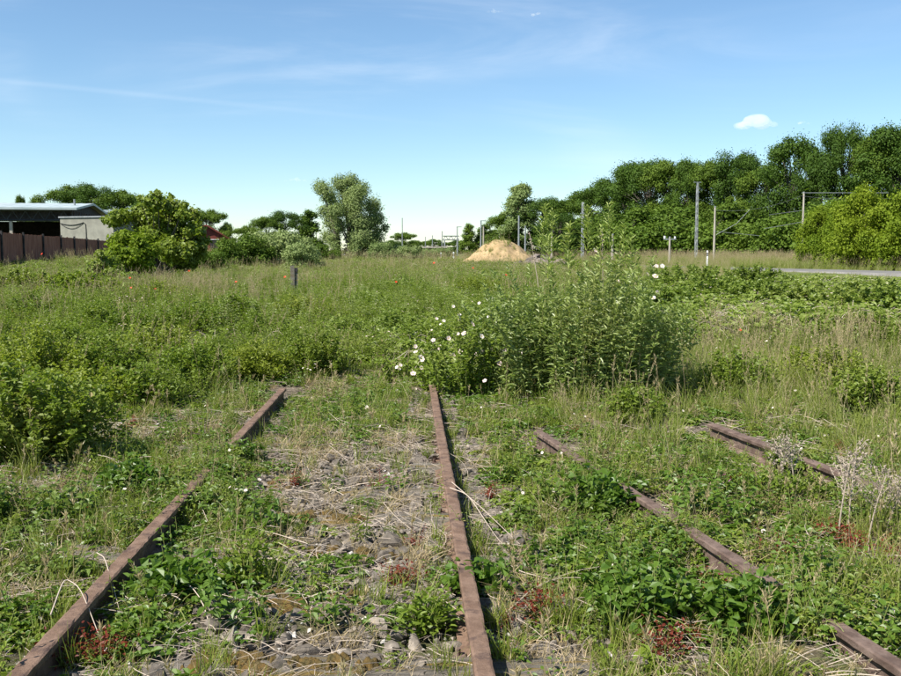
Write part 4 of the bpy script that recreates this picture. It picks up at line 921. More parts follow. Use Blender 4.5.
# ------------------------------------------------------------------ shed, fence, house
def part(name, m, parent, boxes=(), tubes=()):
    mb = MB()
    for b_ in boxes: box(mb, *b_)
    for t_ in tubes: tube(mb, *t_)
    return mb.obj(name, [m], parent)
def polyprism(mb, pts, dvec):
    n = len(pts); P = np.array(pts, float); Q = P + np.array(dvec, float)
    mb.add(np.vstack([P, Q]), [(j, (j + 1) % n, (j + 1) % n + n, j + n) for j in range(n)])
    mb.add(P, [tuple(range(n))[::-1]]); mb.add(Q, [tuple(range(n))])
def shed():
    # local x runs left along the eaves (negative), local y runs back along the gable
    c0 = at(72, 208, 88); c1 = at(103, 214, 103); ang = math.atan2(c1.y - c0.y, c1.x - c0.x) - math.pi / 2
    root = empty('industrial_shed', (c0.x, c0.y, .4), ang, 'long open industrial shed with pale low roof behind the brown fence', 'shed')
    W = 15.2; HE = c0.z - .4; HR = HE + .75; Lg = 34
    rf = MB(); n = 86
    for sgn in (0, 1):
        V = []
        for i in range(n + 1):
            x_ = .5 - (Lg + .5) * i / n; dz = .03 if i % 2 else 0
            a = (x_, -.7 if sgn == 0 else W + .7, HE - .05 + dz); b_ = (x_, W / 2, HR + dz)
            V += [a, b_]
        F = [(2 * i, 2 * i + 1, 2 * i + 3, 2 * i + 2) for i in range(n)]; rf.add(V, F)
    for y0, y1, z0, z1 in ((-.7, W / 2, HE - .05, HR), (W + .7, W / 2, HE - .05, HR)):
        polyprism(rf, [(.52, y0, z0 - .16), (.52, y1, z1 - .16), (.52, y1, z1 + .04), (.52, y0, z0 + .04)], (-.08, 0, 0))
    box(rf, (-Lg / 2 + .2, -.72, HE - .10), (Lg + .7, .06, .20))
    r_ = rf.obj('roof', ['roofm'], root)
    part('roof_vent', 'steel', r_, tubes=[([(-.6, W / 2 - 3.5, HR - .6), (-.6, W / 2 - 3.5, HR + .25)], .09, 0, 8)])
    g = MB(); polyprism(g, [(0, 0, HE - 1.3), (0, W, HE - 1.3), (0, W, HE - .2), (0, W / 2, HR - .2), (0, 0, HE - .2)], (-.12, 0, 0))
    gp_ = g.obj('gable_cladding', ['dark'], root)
    for y_ in np.arange(.6, W, 1.2): part('batten', 'brown', gp_, [((.03, y_, HE - .75), (.04, .06, .95))])
    tr_ = [([(-.1, .0, HE - 1.15), (-Lg, .0, HE - 1.15)], .10, 0, 4), ([(-.1, .0, HE - .25), (-Lg, .0, HE - .25)], .08, 0, 4)]
    for i in range(int(Lg / 1.1)):
        a = -.2 - 1.1 * i; tr_ += [([(a, 0, HE - 1.15), (a - .55, 0, HE - .3)], .045, 0, 4), ([(a - .55, 0, HE - .3), (a - 1.1, 0, HE - 1.15)], .045, 0, 4)]
    part('eaves_truss', 'dsteel', root, tubes=tr_)
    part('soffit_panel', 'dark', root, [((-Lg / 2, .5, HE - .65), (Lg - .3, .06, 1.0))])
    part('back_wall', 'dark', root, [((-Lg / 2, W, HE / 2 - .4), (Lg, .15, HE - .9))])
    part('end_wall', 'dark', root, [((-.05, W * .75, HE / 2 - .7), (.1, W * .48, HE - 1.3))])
    for x_ in (-5.35, -.25, -13, -21): part('column', 'pole' if x_ == -5.35 else 'steel', root, [((x_, .1, HE / 2 - .58), (.26, .26, HE - 1.15))])
    part('side_panel', 'brown', root, [((-8.8, .25, HE / 2 - .45), (4.6, .12, HE - 1.1))])
    wn = part('end_window', 'dark', root, [((-1.7, 5.0, 1.6), (1.1, .1, 2.0))])
    part('window_pane', 'glass', wn, [((-1.95, 4.92, 2.0 + dz), (.35 - .1 * i, .04, .3)) for i, dz in enumerate((-.5, 0, .45))] + [((-1.4, 4.92, 1.7), (.2, .04, .25))])
    # stored timber inside
    root2 = empty('timber_stack', (c0.x - 4.2, c0.y + 5, .4), ang, 'dark stack of boards inside the open shed', 'timber stack')
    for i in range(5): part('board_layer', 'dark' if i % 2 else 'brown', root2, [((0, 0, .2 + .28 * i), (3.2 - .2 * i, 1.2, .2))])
    a0 = at(60, 218, 82); a1 = at(113, 218.5, 80)
    an = empty('annex_building', (a0.x, a0.y, .3), math.atan2(a1.y - a0.y, a1.x - a0.x), 'low beige rendered building with a sagging cable before the shed', 'building')
    Wd = math.hypot(a1.x - a0.x, a1.y - a0.y); Ht = a0.z - .3
    part('wall', 'beige', an, [((Wd / 2, 2.6, Ht / 2), (Wd, 5.2, Ht))])
    part('roof_slab', 'steel', an, [((Wd / 2, 2.6, Ht + .06), (Wd + .2, 5.4, .12))])
    u = np.linspace(0, 1, 14)[:, None]; cb = np.hstack([.05 + 2.5 * u, np.full_like(u, -.04), Ht - .45 - .15 * 0 - 2.4 * u * (1 - u) * .32 + .05 * u])
    part('cable', 'black_p', an, tubes=[(cb, .028, 0, 5), ([(2.55, -.04, Ht - .42), (2.75, -.04, Ht - .55), (2.78, -.04, Ht - 1.0), (2.78, -.04, .6)], .028, 0, 5)])
    cb2 = cb.copy(); cb2[:, 2] -= .28 * np.sin(u[:, 0] * math.pi) + .02; part('cable', 'black_p', an, tubes=[(cb2, .018, 0, 5)])
    b0 = at(109, 212, 112); sh = empty('pale_shed', (b0.x, b0.y, .4), .1, 'small pale roofed shed just right of the big shed gable', 'shed')
    part('roof', 'roofm', sh, [((0, 0, b0.z - .4), (2.6, 5, .3))]); part('wall', 'brown', sh, [((0, 0, (b0.z - .4) / 2 - .1), (2.2, 4.6, b0.z - .7))])
shed()
def fence():
    pts = [(at(-60, 228, 47), 0), (at(0, 231.5, 53), 0), (at(60, 236, 62), 0), (at(118, 241, 74), 0)]
    root = empty('board_fence', (pts[0][0].x, pts[0][0].y, 0), 0, 'dark brown vertical board fence along the left edge of the field', 'fence')
    o0 = pts[0][0]
    rs = np.random.RandomState(5); bay = 0
    for i in range(3):
        a, b_ = pts[i][0], pts[i + 1][0]; dx, dy = b_.x - a.x, b_.y - a.y; ln = math.hypot(dx, dy); an = math.atan2(dy, dx); nb = int(ln / 2.4)
        for k in range(nb):
            mb = MB(); t0 = k / nb
            for j in range(16):
                t_ = (k + (j + .5) / 16) / nb; x_, y_ = a.x + dx * t_ - o0.x, a.y + dy * t_ - o0.y; zt = a.z + (b_.z - a.z) * t_ - .06; zg = float(base_z(x_ + o0.x, y_ + o0.y)) - .05
                if i == 2 and k > 3: zt -= .1
                h_ = zt - zg + rs.randn() * .015; box(mb, (x_, y_, zg + h_ / 2), (ln / nb / 16 - .006, .022 + .01 * rs.rand(), h_), 0, an)
            mb.obj('board_panel', ['fence'], root)
            x_, y_ = a.x + dx * t0 - o0.x, a.y + dy * t0 - o0.y; zt = a.z + (b_.z - a.z) * t0 + .05; zg = float(base_z(x_ + o0.x, y_ + o0.y)) - .1
            part('post', 'dark', root, [((x_ + .06 * math.sin(an), y_ - .07 * math.cos(an), (zt + zg) / 2), (.11, .09, zt - zg), 0, an)])
fence()
def house():
    D = 96; a = at(190, 226, D); e = at(230, 240, D); root = empty('brick_house', (colx(212, D), D, .4), .25, 'small red brick house half hidden behind bushes', 'house')
    h = 3.0; mb = MB(); polyprism(mb, [(-2.4, 0, 0), (1.9, 0, 0), (1.9, 0, h - .8), (-.4, 0, h + .5), (-2.4, 0, h + .2)], (0, 7, 0)); mb.obj('wall', ['redwall'], root)
    rb = MB(); polyprism(rb, [(-2.7, -.3, h + .22), (-.4, -.3, h + .67), (2.15, -.3, h - .86), (2.15, -.3, h - 1.02), (-.4, -.3, h + .51), (-2.7, -.3, h + .04)], (0, 7.6, 0)); rb.obj('roof', ['redwall'], root)
    wd = part('window', 'dark', root, [((.3, -.02, 1.7), (.8, .06, .9))]); part('frame', 'white_p', wd, [((.3, -.06, 2.18), (.95, .05, .07))])
house()

# ------------------------------------------------------------------ road, sand heap, posts, masts
def road():
    ys = np.array([30, 36, 45, 62, 85, 114, 150, 210.]); xs = np.array([50, 40.5, 31.5, 21.8, 11, -2, -14, -30.])
    yy = np.linspace(30, 210, 90); xx = np.interp(yy, ys, xs); xx = np.convolve(np.pad(xx, 4, 'edge'), np.ones(9) / 9, 'valid')
    P = np.stack([xx, yy], 1); T = unit(np.gradient(P, axis=0)); S = np.stack([T[:, 1], -T[:, 0]], 1)
    mb = MB(); V = []
    for i in range(len(P)):
        for w_ in (-2.9, -2.6, 2.6, 2.9):
            q = P[i] + S[i] * w_; z = float(ground_z(q[0], q[1])); zc = float(base_z(*P[i])) + .16
            V.append((q[0], q[1], zc if abs(w_) < 2.8 else zc - .25))
    F = [(4 * i + j, 4 * i + j + 1, 4 * i + j + 5, 4 * i + j + 4) for i in range(len(P) - 1) for j in range(3)]
    mb.add(V, F); tag(mb.obj('road', ['asphalt']), kind='structure')
road()
def sand_heap():
    D = 78; X = colx(499, D); s = D / FPX; root = MB(); nx, ny = 90, 60; gx, gy = np.meshgrid(np.linspace(-1, 1, nx), np.linspace(-1, 1, ny))
    pr = np.interp(gx, [-1, -.62, -.35, -.1, .15, .40, .66, 1], [0, .36, .76, .98, .96, .78, .40, 0]) * np.clip(1 - np.abs(gy) ** 1.5, 0, 1)
    H = 2.45; z = H * pr + (vnoise(gx, gy, 3.3, 1) - .5) * .55 * (pr > .02) + (vnoise(gx, gy, 14, 2) - .5) * .12 * (pr > .02) - .1
    V = np.stack([gx * 3.9, gy * 3.4, z], -1).reshape(-1, 3); i = (np.arange(ny - 1)[:, None] * nx + np.arange(nx - 1)).ravel(); root.add(V, np.stack([i, i + 1, i + nx + 1, i + nx], 1))
    o = root.obj('sand_heap', ['sand'], None, True, (X, D, float(base_z(X, D)) - .02)); tag(o, 'yellow heap of sand with a weedy crest in the centre distance', 'sand heap')
    rs = np.random.RandomState(9); k = 260; ux = rs.rand(k) * 2 - 1; uy = rs.rand(k) * 1.6 - 1
    zz = H * np.interp(ux, [-1, -.62, -.35, -.1, .15, .40, .66, 1], [0, .36, .76, .98, .96, .78, .40, 0]) * np.clip(1 - np.abs(uy) ** 1.5, 0, 1)
    keep = (rs.rand(k) < .12 + .9 * (vnoise(ux, uy, 3, 5) > .58)) | (uy < -.85) | ((ux > -.25) & (ux < .15) & (np.abs(uy) < .12))
    P = np.stack([X + ux * 3.9, D + uy * 3.4, zz + float(base_z(X, D)) - .15], 1)[keep]
    scatter('heap_weeds', K['mid'], P, .7 + .8 * rs.rand(len(P)), rs, 'sparse weeds growing on the sand heap', 'weeds')
sand_heap()
def rubble_pile():
    D = 70; X = colx(541, D); root = empty('rubble_pile', (X, D, float(base_z(X, D))), 0, 'grey brown rubble pile right of the sand heap', 'rubble pile'); rs = np.random.RandomState(12)
    for i in range(46):
        r = .25 + .22 * rs.rand(); a = rs.rand() * 6.28; q = rs.rand() ** .6; x_ = q * math.cos(a) * 2.1; y_ = q * math.sin(a) * 1.3; z_ = 1.15 * (1 - q) * rs.rand() ** .4 + .1
        o = bpy.data.objects.new('rubble_block', stone_mesh(rs, r, 'rubble', .7)); COL.objects.link(o); o.parent = root; o.location = (x_, y_, z_); o.rotation_euler = (rs.rand(), rs.rand(), rs.rand() * 6)
    mb = MB(); gx, gy = np.meshgrid(np.linspace(-2.3, 2.3, 30), np.linspace(-1.5, 1.5, 20)); z = 1.0 * np.clip(1 - (gx / 2.3) ** 2 - (gy / 1.5) ** 2, 0, 1) + (vnoise(gx, gy, 3) - .5) * .2 - .1
    V = np.stack([gx, gy, z], -1).reshape(-1, 3); i = (np.arange(19)[:, None] * 30 + np.arange(29)).ravel(); mb.add(V, np.stack([i, i + 1, i + 31, i + 30], 1)); mb.obj('earth_core', ['rubble'], root)
rubble_pile()
def delineator(px, pyb, D, label, h=1.0, ytop=None):
    X = colx(px, D); g = float(base_z(X, D)); h = CAMZ + (HOR - ytop) * D / FPX - g if ytop else h
    root = empty('marker_post', (X, D, g), 0, label, 'marker post', 'black and white roadside marker posts'); w_ = .065
    def seg(nm, m, z0, z1, w0, w1):
        mb = MB(); P = lambda z, k: [(-k, -k * .8, z), (k, -k * .8, z), (k * .55, k * .9, z), (-k * .55, k * .9, z)]
        mb.add(P(z0, w0) + P(z1, w1), [(0, 1, 5, 4), (1, 2, 6, 5), (2, 3, 7, 6), (3, 0, 4, 7), (4, 5, 6, 7)]); return mb.obj(nm, [m], root)
    seg('shaft', 'white_p', -.1, h - .42, w_, w_); b_ = seg('black_band', 'black_p', h - .42, h - .16, w_, w_); seg('cap', 'white_p', h - .16, h, w_, w_ * .8)
    part('reflector', 'redref', b_, [((0, -w_ * .82, h - .29), (.05, .012, .17))])
delineator(706.5, 268, 72, 'black and white roadside post left of the wooden pole', ytop=250.5)
delineator(809, 266, 72, 'black and white roadside post before the yellow green maples', ytop=253.5)
delineator(453.5, 263, 92, 'black and white roadside post right of its twin, centre distance', ytop=252)
delineator(441, 262, 98, 'black and white roadside post, leftmost of the three in the centre', ytop=252.5)
delineator(476.5, 262, 98, 'faint roadside post at the left foot of the sand heap', ytop=254)

def top_z(py, D): return CAMZ + (HOR - py) * D / FPX * 1.003
def lattice_mast(px, yt, D, label, w_=.42, name='lattice_mast', lamp=True):
    X = colx(px, D); g = float(base_z(X, D)); H = top_z(yt, D) - g; root = empty(name, (X, D, g), .3, label, 'mast')
    for sx in (-1, 1):
        for sy in (-1, 1): part('chord', 'steel', root, tubes=[([(sx * w_ / 2, sy * w_ / 2, -.1), (sx * w_ / 3, sy * w_ / 3, H)], .035, 0, 4)])
    n = int(H / .6); T = []
    for i in range(n):
        z0, z1 = H * i / n, H * (i + 1) / n; k = w_ / 2 * (1 - .33 * i / n); sg = 1 if i % 2 else -1
        T += [([(-sg * k, -k, z0), (sg * k, -k, z1)], .022, 0, 4), ([(-sg * k, k, z0), (sg * k, k, z1)], .022, 0, 4), ([(k, -sg * k, z0), (k, sg * k, z1)], .022, 0, 4), ([(-k, -sg * k, z0), (-k, sg * k, z1)], .022, 0, 4)]
    part('bracing', 'steel', root, tubes=T)
    if lamp: part('crossarm', 'steel', root, [((0, 0, H + .05), (.8, .08, .07))])
    return root, H
def plain_pole(px, yt, D, label, m='pole', r=.13, name='wooden_pole', arm=None, cat='pole', group=None):
    X = colx(px, D); g = float(base_z(X, D)); H = top_z(yt, D) - g; root = empty(name, (X, D, g), 0, label, cat, group)
    part('shaft', m, root, tubes=[([(0, 0, -.1), (0, 0, H * .5), (.0, 0, H)], [r, r * .85, r * .7], 0, 8)])
    part('cap', 'steel', root, tubes=[([(0, 0, H), (0, 0, H + .1)], r * .85, 0, 8)])
    if arm: arm(root, H)
    return root, H
lattice_mast(695.3, 184, 95, 'tall grey lattice mast before the woodland, left of the wooden pole', .20)
def bracket(root, H):
    part('bracket', 'steel', root, tubes=[([(0, 0, H - 2.6), (2.0, 0, H - 1.5), (3.2, 0, H - .2)], .025, 0, 4), ([(0, 0, H - 2.2), (4.2, .2, H - 2.6)], .02, 0, 4)])
plain_pole(713.3, 208, 88, 'weathered wooden pole with wire brackets pointing right', arm=bracket, r=.12)
def tbar(root, H):
    part('crossarm', 'steel', root, [((0, 0, H - .12), (1.1, .1, .1))]); part('insulator', 'white_p', root, tubes=[([(-.45, 0, H - .05), (-.45, 0, H + .16)], .1, 0, 6), ([(.45, 0, H - .05), (.45, 0, H + .12)], .08, 0, 6)])
plain_pole(669, 238, 84, 'short pale post with a small crossarm and white insulators', arm=tbar, r=.12, name='short_post')
def longarm(root, H):
    part('top_arm', 'steel', root, [((3.6, 0, H + .02), (7.6, .045, .045))])
    part('bracket', 'steel', root, tubes=[([(0, 0, H - 2.5), (-2.2, 0, H - 2.9), (-3.4, 0, H - 3.1)], .018, 0, 4), ([(0, 0, H - 1.5), (-3.0, 0, H - 1.9)], .014, 0, 4)])
plain_pole(801, 194, 84, 'slim mast with a long horizontal top arm before the big oak', arm=longarm, r=.11, name='wire_mast', cat='mast')
lattice_mast(582, 203, 96, 'slim grey mast rising behind the willow bush', .22, lamp=False)
plain_pole(518.5, 217, 110, 'grey pole in front of the poplar trunk', 'steel', .13, 'grey_pole')
plain_pole(525, 227, 112, 'shorter grey pole just right of the poplar pole', 'steel', .12, 'grey_pole')
plain_pole(551.5, 232, 90, 'grey pole between the sand heap and the slim mast', 'pole', .12, 'grey_pole')
plain_pole(612, 235, 90, 'low grey pole right of the slim mast', 'pole', .13, 'grey_pole')
plain_pole(402.5, 219, 170, 'thin lone mast above the round far tree', 'steel', .10, 'thin_mast', cat='mast')
def lamps(root, H): part('lamp_head', 'steel', root, [((.35, 0, H + .05), (.9, .2, .12))])
plain_pole(457.2, 227.5, 175, 'thin street mast left of the pointed trees', 'steel', .13, 'lamp_mast', lamps, 'mast')
plain_pole(442.2, 232, 200, 'faint thin mast left of the steel gantry', 'steel', .13, 'thin_mast', cat='mast')
plain_pole(432.5, 236, 230, 'very faint mast further left of the gantry', 'steel', .13, 'thin_mast', cat='mast')
plain_pole(425.5, 237.5, 230, 'smallest faint mast, leftmost over the far skyline', 'steel', .12, 'thin_mast', cat='mast')
plain_pole(480.8, 221.5, 150, 'lamp mast, taller of the close pair before the broad pointed tree', 'steel', .15, 'lamp_mast', lamps, 'mast')
plain_pole(483.4, 227, 150, 'shorter mast of the close pair before the broad pointed tree', 'pole', .15, 'lamp_mast', None, 'mast')
def gantry():
    D = 200; X = colx(451, D); root = empty('signal_gantry', (X, D, 0), 0, 'far steel gantry spanning the tracks on the centre skyline', 'gantry'); H = top_z(240, D); w_ = 8 * D / FPX
    for sx in (-1, 1): part('leg', 'steel', root, [((sx * w_ * .8, 0, H / 2), (.3, .3, H))])
    T = [([(-w_, 0, H), (w_, 0, H)], .12, 0, 4), ([(-w_, 0, H + .8), (w_, 0, H + .8)], .12, 0, 4)]
    for i in range(6): T.append(([(-w_ + i * w_ / 3, 0, H + (.8 if i % 2 else 0)), (-w_ + (i + 1) * w_ / 3, 0, H + (0 if i % 2 else .8))], .07, 0, 4))
    part('beam', 'steel', root, tubes=T)
gantry()
def hut():
    D = 130; X = colx(437, D); root = empty('flat_roofed_hut', (X, D, 0), .1, 'dark flat roofed hut overgrown with ivy on the centre skyline', 'hut')
    part('wall', 'dark', root, [((0, 0, .9), (2.2, 2, 1.8))]); part('roof_slab', 'pole', root, [((-.3, 0, 1.9), (3.2, 2.4, .2))])
hut()
def traffic_sign():
    D = 110; X = colx(400.5, D); z = top_z(249, D); root = empty('orange_board', (X, D, 0), 0, 'small orange board low beside the thin lone mast', 'board')
    part('panel', 'orange', root, [((0, 0, z), (.42, .05, .3))]); part('post', 'steel', root, tubes=[([(0, .04, -.1), (0, .04, z)], .03, 0, 6)])
traffic_sign()
def stump():
    D = 27; X = colx(292.5, D); g = float(ground_z(X, D)); zt = top_z(265.5, D); root = empty('wooden_stump', (X, D, g), .2, 'short cut wooden post standing alone in the left field', 'post')
    part('post', 'wood', root, [((0, 0, (zt - g) / 2), (.11, .12, zt - g)), ((.105, .02, (zt - g) / 2 - .04), (.095, .10, zt - g - .06))])
    part('top_face', 'dark', root, [((.105, -.035, (zt - g) - .12), (.07, .03, .12))])
stump()
# overhead wires between masts
def wire(a, b, sag, label):
    u = np.linspace(0, 1, 24)[:, None]; a = np.array(a, float); b = np.array(b, float); pts = a + (b - a) * u; pts[:, 2] -= 4 * sag * (u[:, 0] * (1 - u[:, 0]))
    mb = MB(); tube(mb, pts - a, .007, 0, 4); o = mb.obj('overhead_wire', ['steel'], None, False, tuple(a)); tag(o, label, 'wire')
pa = lambda px, py, D: tuple(at(px, py, D))
wire(pa(713.3, 210, 88), pa(801, 196, 84), .5, 'thin wire from the wooden pole to the long armed mast')
wire(pa(801, 196, 84), pa(960, 190, 80), .5, 'thin wire from the long armed mast out of the right side')

# ------------------------------------------------------------------ the big willow bush and the plants around it
def willow_bush():
    rs = np.random.RandomState(400); gx_, gy_ = gp(590, 408); cx_, cyy = gx_, gy_ + .75
    root = empty('willow_bush', (cx_, cyy, float(base_z(cx_, cyy))), 0, 'large dense bush of upright stems with narrow grey green leaves', 'bush')
    sb = MB(); fb = MB(); n = 350
    for i in range(n):
        a = rs.rand() * 6.283; q = math.sqrt(rs.rand()); bx = q * math.cos(a) * .93; by = q * math.sin(a) * .75
        ridge = 1.26 + .12 * math.sin(bx * 5) - .34 * max(0, abs(bx) - .45) ** 1.1
        H = ridge * (.60 + .44 * rs.rand() + .22 * (rs.rand() < .12)) * (1 - .18 * q ** 3); lx, ly = bx * .32 + rs.randn() * .07, by * .22 - .05 + rs.randn() * .07
        t_ = np.linspace(0, 1, 6)[:, None]; path = lambda u: np.hstack([bx + lx * u ** 1.8, by + ly * u ** 1.8, H * u - .03])
        tube(sb, path(t_), np.linspace(.0048, .0014, 6), 0, 4, rs.rand(), False)
        k = int(54 * H); u = (.16 + .86 * rs.rand(k) ** .8)[:, None]; P = path(u); a2 = rs.rand(k) * 6.283; up = .25 + .75 * (u[:, 0] > .8) + rs.randn(k) * .3
        D_ = np.stack([np.cos(a2), np.sin(a2), up], 1); Nn = np.stack([-np.cos(a2) * .5, -np.sin(a2) * .5, np.ones(k)], 1) + rs.randn(k, 3) * .35
        leaves(fb, P, D_, Nn, (.062 + .04 * rs.rand(k)) * (1.1 - .35 * u[:, 0]), .017 + .008 * rs.rand(k), 0, rs, curl=.25)
    sb.obj('stems', ['stem'], root); fb.obj('foliage', ['willow'], root)
    return cx_, cyy
WX, WY = willow_bush()
def shoot(px, ytop, D, label, ybase=262, lush=1.0):
    rs = np.random.RandomState(int(px)); X = colx(px, D); g = float(base_z(X, D)); H = top_z(ytop, D) - g; root = empty('leafy_shoot', (X, D, g), 0, label, 'plant', 'tall pale shoots above the willow bush')
    t_ = np.linspace(0, 1, 9)[:, None]; ln = rs.randn() * .08; sb = MB(); path = lambda u: np.hstack([ln * u ** 2, u * 0, H * u])
    tube(sb, path(t_), np.linspace(.007, .002, 9), 0, 5); sb.obj('stem', ['stem'], root)
    k = int(95 * lush); lb = MB(); u = (.76 + .25 * rs.rand(k))[:, None]; a2 = rs.rand(k) * 6.283; rr = .02 + .09 * (1.01 - u[:, 0]) / .25
    P = path(u) + np.stack([np.cos(a2) * rr * rs.rand(k), np.sin(a2) * rr * rs.rand(k), rs.randn(k) * .02], 1)
    D_ = np.stack([np.cos(a2), np.sin(a2), 1.1 + rs.randn(k) * .5], 1); Nn = np.stack([-np.cos(a2), -np.sin(a2), np.full(k, .7)], 1)
    leaves(lb, P, D_, Nn, .055 + .035 * rs.rand(k), .015 + .009 * rs.rand(k), 0, rs, curl=.2); lb.obj('leaves', ['shoot'], root)
for px_, yt, D, lu, lb in [(535.5, 208, 10.5, 1.3, 'tallest leftmost pale leafy shoot before the sky'), (553.5, 214, 10.8, .8, 'slim pale shoot second from the left'), (567, 228, 10.1, 1.8, 'bushy pale shoot leaning over the front of the bush'), (588, 211, 10.7, 1.5, 'broad pale shoot right of the slim grey mast'),
                       (600, 229, 10.4, .6, 'short thin pale shoot between two taller ones'), (611.5, 207, 10.8, 1.0, 'tall pale shoot third from the right'), (620, 228, 10.5, .7, 'low pale shoot second from the right'), (636, 240, 10.2, .8, 'lowest rightmost pale shoot'), (549, 240, 10.1, .8, 'low pale shoot between the two left ones')]:
    shoot(px_, yt, D, lb, lush=lu)
def dry_stalk(px, ytop, D, label):
    rs = np.random.RandomState(int(px) + 5); X = colx(px, D); g = float(base_z(X, D)); H = top_z(ytop, D) - g; root = empty('dry_stalk', (X, D, g), rs.rand() * 6, label, 'plant', 'bare brown stalks among the shoots')
    t_ = np.linspace(0, 1, 8)[:, None]; mb = MB(); tube(mb, np.hstack([.28 * t_ ** 2, 0 * t_, H * t_]), np.linspace(.008, .003, 8), 0, 5); mb.obj('stem', ['straw'], root)
    hb = MB(); k = 30; u = .8 + .2 * rs.rand(k); P = np.stack([.28 * u ** 2, 0 * u, H * u], 1); leaves(hb, P, rs.randn(k, 3) + np.array([0, 0, .6]), rs.randn(k, 3), .03, .012, 0, rs, True); hb.obj('seed_head', ['deadhead'], root)
dry_stalk(545, 232, 10.9, 'bare brown stalk leaning between the left shoots'); dry_stalk(604, 232, 10.9, 'bare brown stalk leaning behind the short thin shoot')

def rose_bush(name, px, pyb, w_, d_, h_, label, nfl, seed, nleaf=2600, fl=(.022, .032)):
    rs = np.random.RandomState(seed); x0, y0 = gp(px, pyb); y0 += d_ * .5; root = empty(name, (x0, y0, float(base_z(x0, y0))), 0, label, 'bush')
    sb = MB(); fb = MB(); tips = []
    for i in range(46):
        a = rs.rand() * 6.283; q = math.sqrt(rs.rand()); bx, by = q * math.cos(a) * w_ * .4, q * math.sin(a) * d_ * .4; H = h_ * (.55 + .5 * rs.rand()); ex, ey = math.cos(a) * w_ * .22, math.sin(a) * d_ * .2
        path = lambda u: np.hstack([bx + ex * u ** 1.6, by + ey * u ** 1.6, H * (u * 1.15 - .22 * u ** 3)])
        t_ = np.linspace(0, 1, 7)[:, None]; tube(sb, path(t_), np.linspace(.005, .0018, 7), 0, 4, rs.rand(), False); k = nleaf // 46
        u = (.12 + .9 * rs.rand(k))[:, None]; P = path(u) + rs.randn(k, 3) * .03; a2 = rs.rand(k) * 6.283
        leaves(fb, P, np.stack([np.cos(a2), np.sin(a2), rs.randn(k) * .4], 1), rs.randn(k, 3) * .4 + np.array([0, -.2, 1.]), .034 + .02 * rs.rand(k), .020 + .01 * rs.rand(k), 0, rs)
        tips.append(path(np.array([[.72 + .3 * rs.rand()]]))[0])
    sb.obj('canes', ['stem'], root); fb.obj('foliage', ['bush'], root)
    for i in range(nfl):
        t0 = tips[rs.randint(len(tips))]; c = t0 + np.array([rs.randn() * .07, -.07 - .1 * rs.rand(), rs.randn() * .10 + .03]); mb = MB()
        flower(mb, (0, 0, 0), (rs.randn() * .4, -.8 + rs.randn() * .3, .7), fl[0] + (fl[1] - fl[0]) * rs.rand(), 0, 1, rs)
        mb.obj('blossom', ['petal' if rs.rand() < .75 else 'white', 'heart'], root, False, tuple(c))
rose_bush('wild_rose_bush', 462, 404, .78, .6, .78, 'wild rose with pink white blossoms at the end of the middle rail', 18, 501)
rose_bush('wild_rose_bush', 440, 396, .5, .5, .34, 'low rose sprawling over the tip of the middle rail with white blossoms', 7, 502, 1100)
rose_bush('wild_rose_bush', 484, 378, .7, .5, .98, 'tall wild rose leaning against the left side of the willow bush', 16, 505, 2400, (.018, .03))
rose_bush('wild_rose_bush', 408, 388, .7, .5, .34, 'low trailing rose left of the middle rail tip', 6, 506, 1500, (.016, .028))
rose_bush('wild_rose_bush', 428, 360, .7, .6, .62, 'rose spray with a few pale blossoms behind the rail end', 5, 503, 1500)
rose_bush('wild_rose_bush', 618, 352, 1.3, .7, 1.52, 'wild rose with large pale blossoms peeping over the top of the willow bush', 12, 504, 3000, (.035, .05))

# individual shrubs on the left and middle
def leafy_bush(name, px, pyb, w_, h_, label, seed, m='bush', n=5200, ll=.036, lw=.018, cat='bush', dens=1.0, zf=0):
    rs = np.random.RandomState(seed); x0, y0 = gp(px, pyb); y0 += w_ * .35; root = empty(name, (x0, y0, float(base_z(x0, y0))), 0, label, cat)
    sb = MB(); fb = MB(); ns = int(90 * dens); per = n // ns
    for i in range(ns):
        a = rs.rand() * 6.283; q = rs.rand() ** .55; R_ = w_ / 2; H = h_ * (1 - .5 * q * q) * (.65 + .45 * rs.rand()); bx, by = math.cos(a) * q * R_ * .35, math.sin(a) * q * R_ * .35; ex, ey = math.cos(a) * q * R_ * .75, math.sin(a) * q * R_ * .75
        path = lambda u: np.hstack([bx + ex * u ** 1.2, by + ey * u ** 1.2, H * u])
        t_ = np.linspace(0, 1, 5)[:, None]; tube(sb, path(t_), np.linspace(.005, .0015, 5), 0, 4, rs.rand(), False)
        u = (.18 + .84 * rs.rand(per) ** .75)[:, None]; P = path(u) + rs.randn(per, 3) * .028; a2 = rs.rand(per) * 6.283
        leaves(fb, P, np.stack([np.cos(a2), np.sin(a2), .35 + rs.randn(per) * .5], 1), rs.randn(per, 3) * .55 + np.array([0, 0, 1.]), ll * (.7 + .6 * rs.rand(per)), lw * (.7 + .6 * rs.rand(per)), 0, rs)
    sb.obj('stems', ['stem'], root); fb.obj('foliage', [m], root); return root
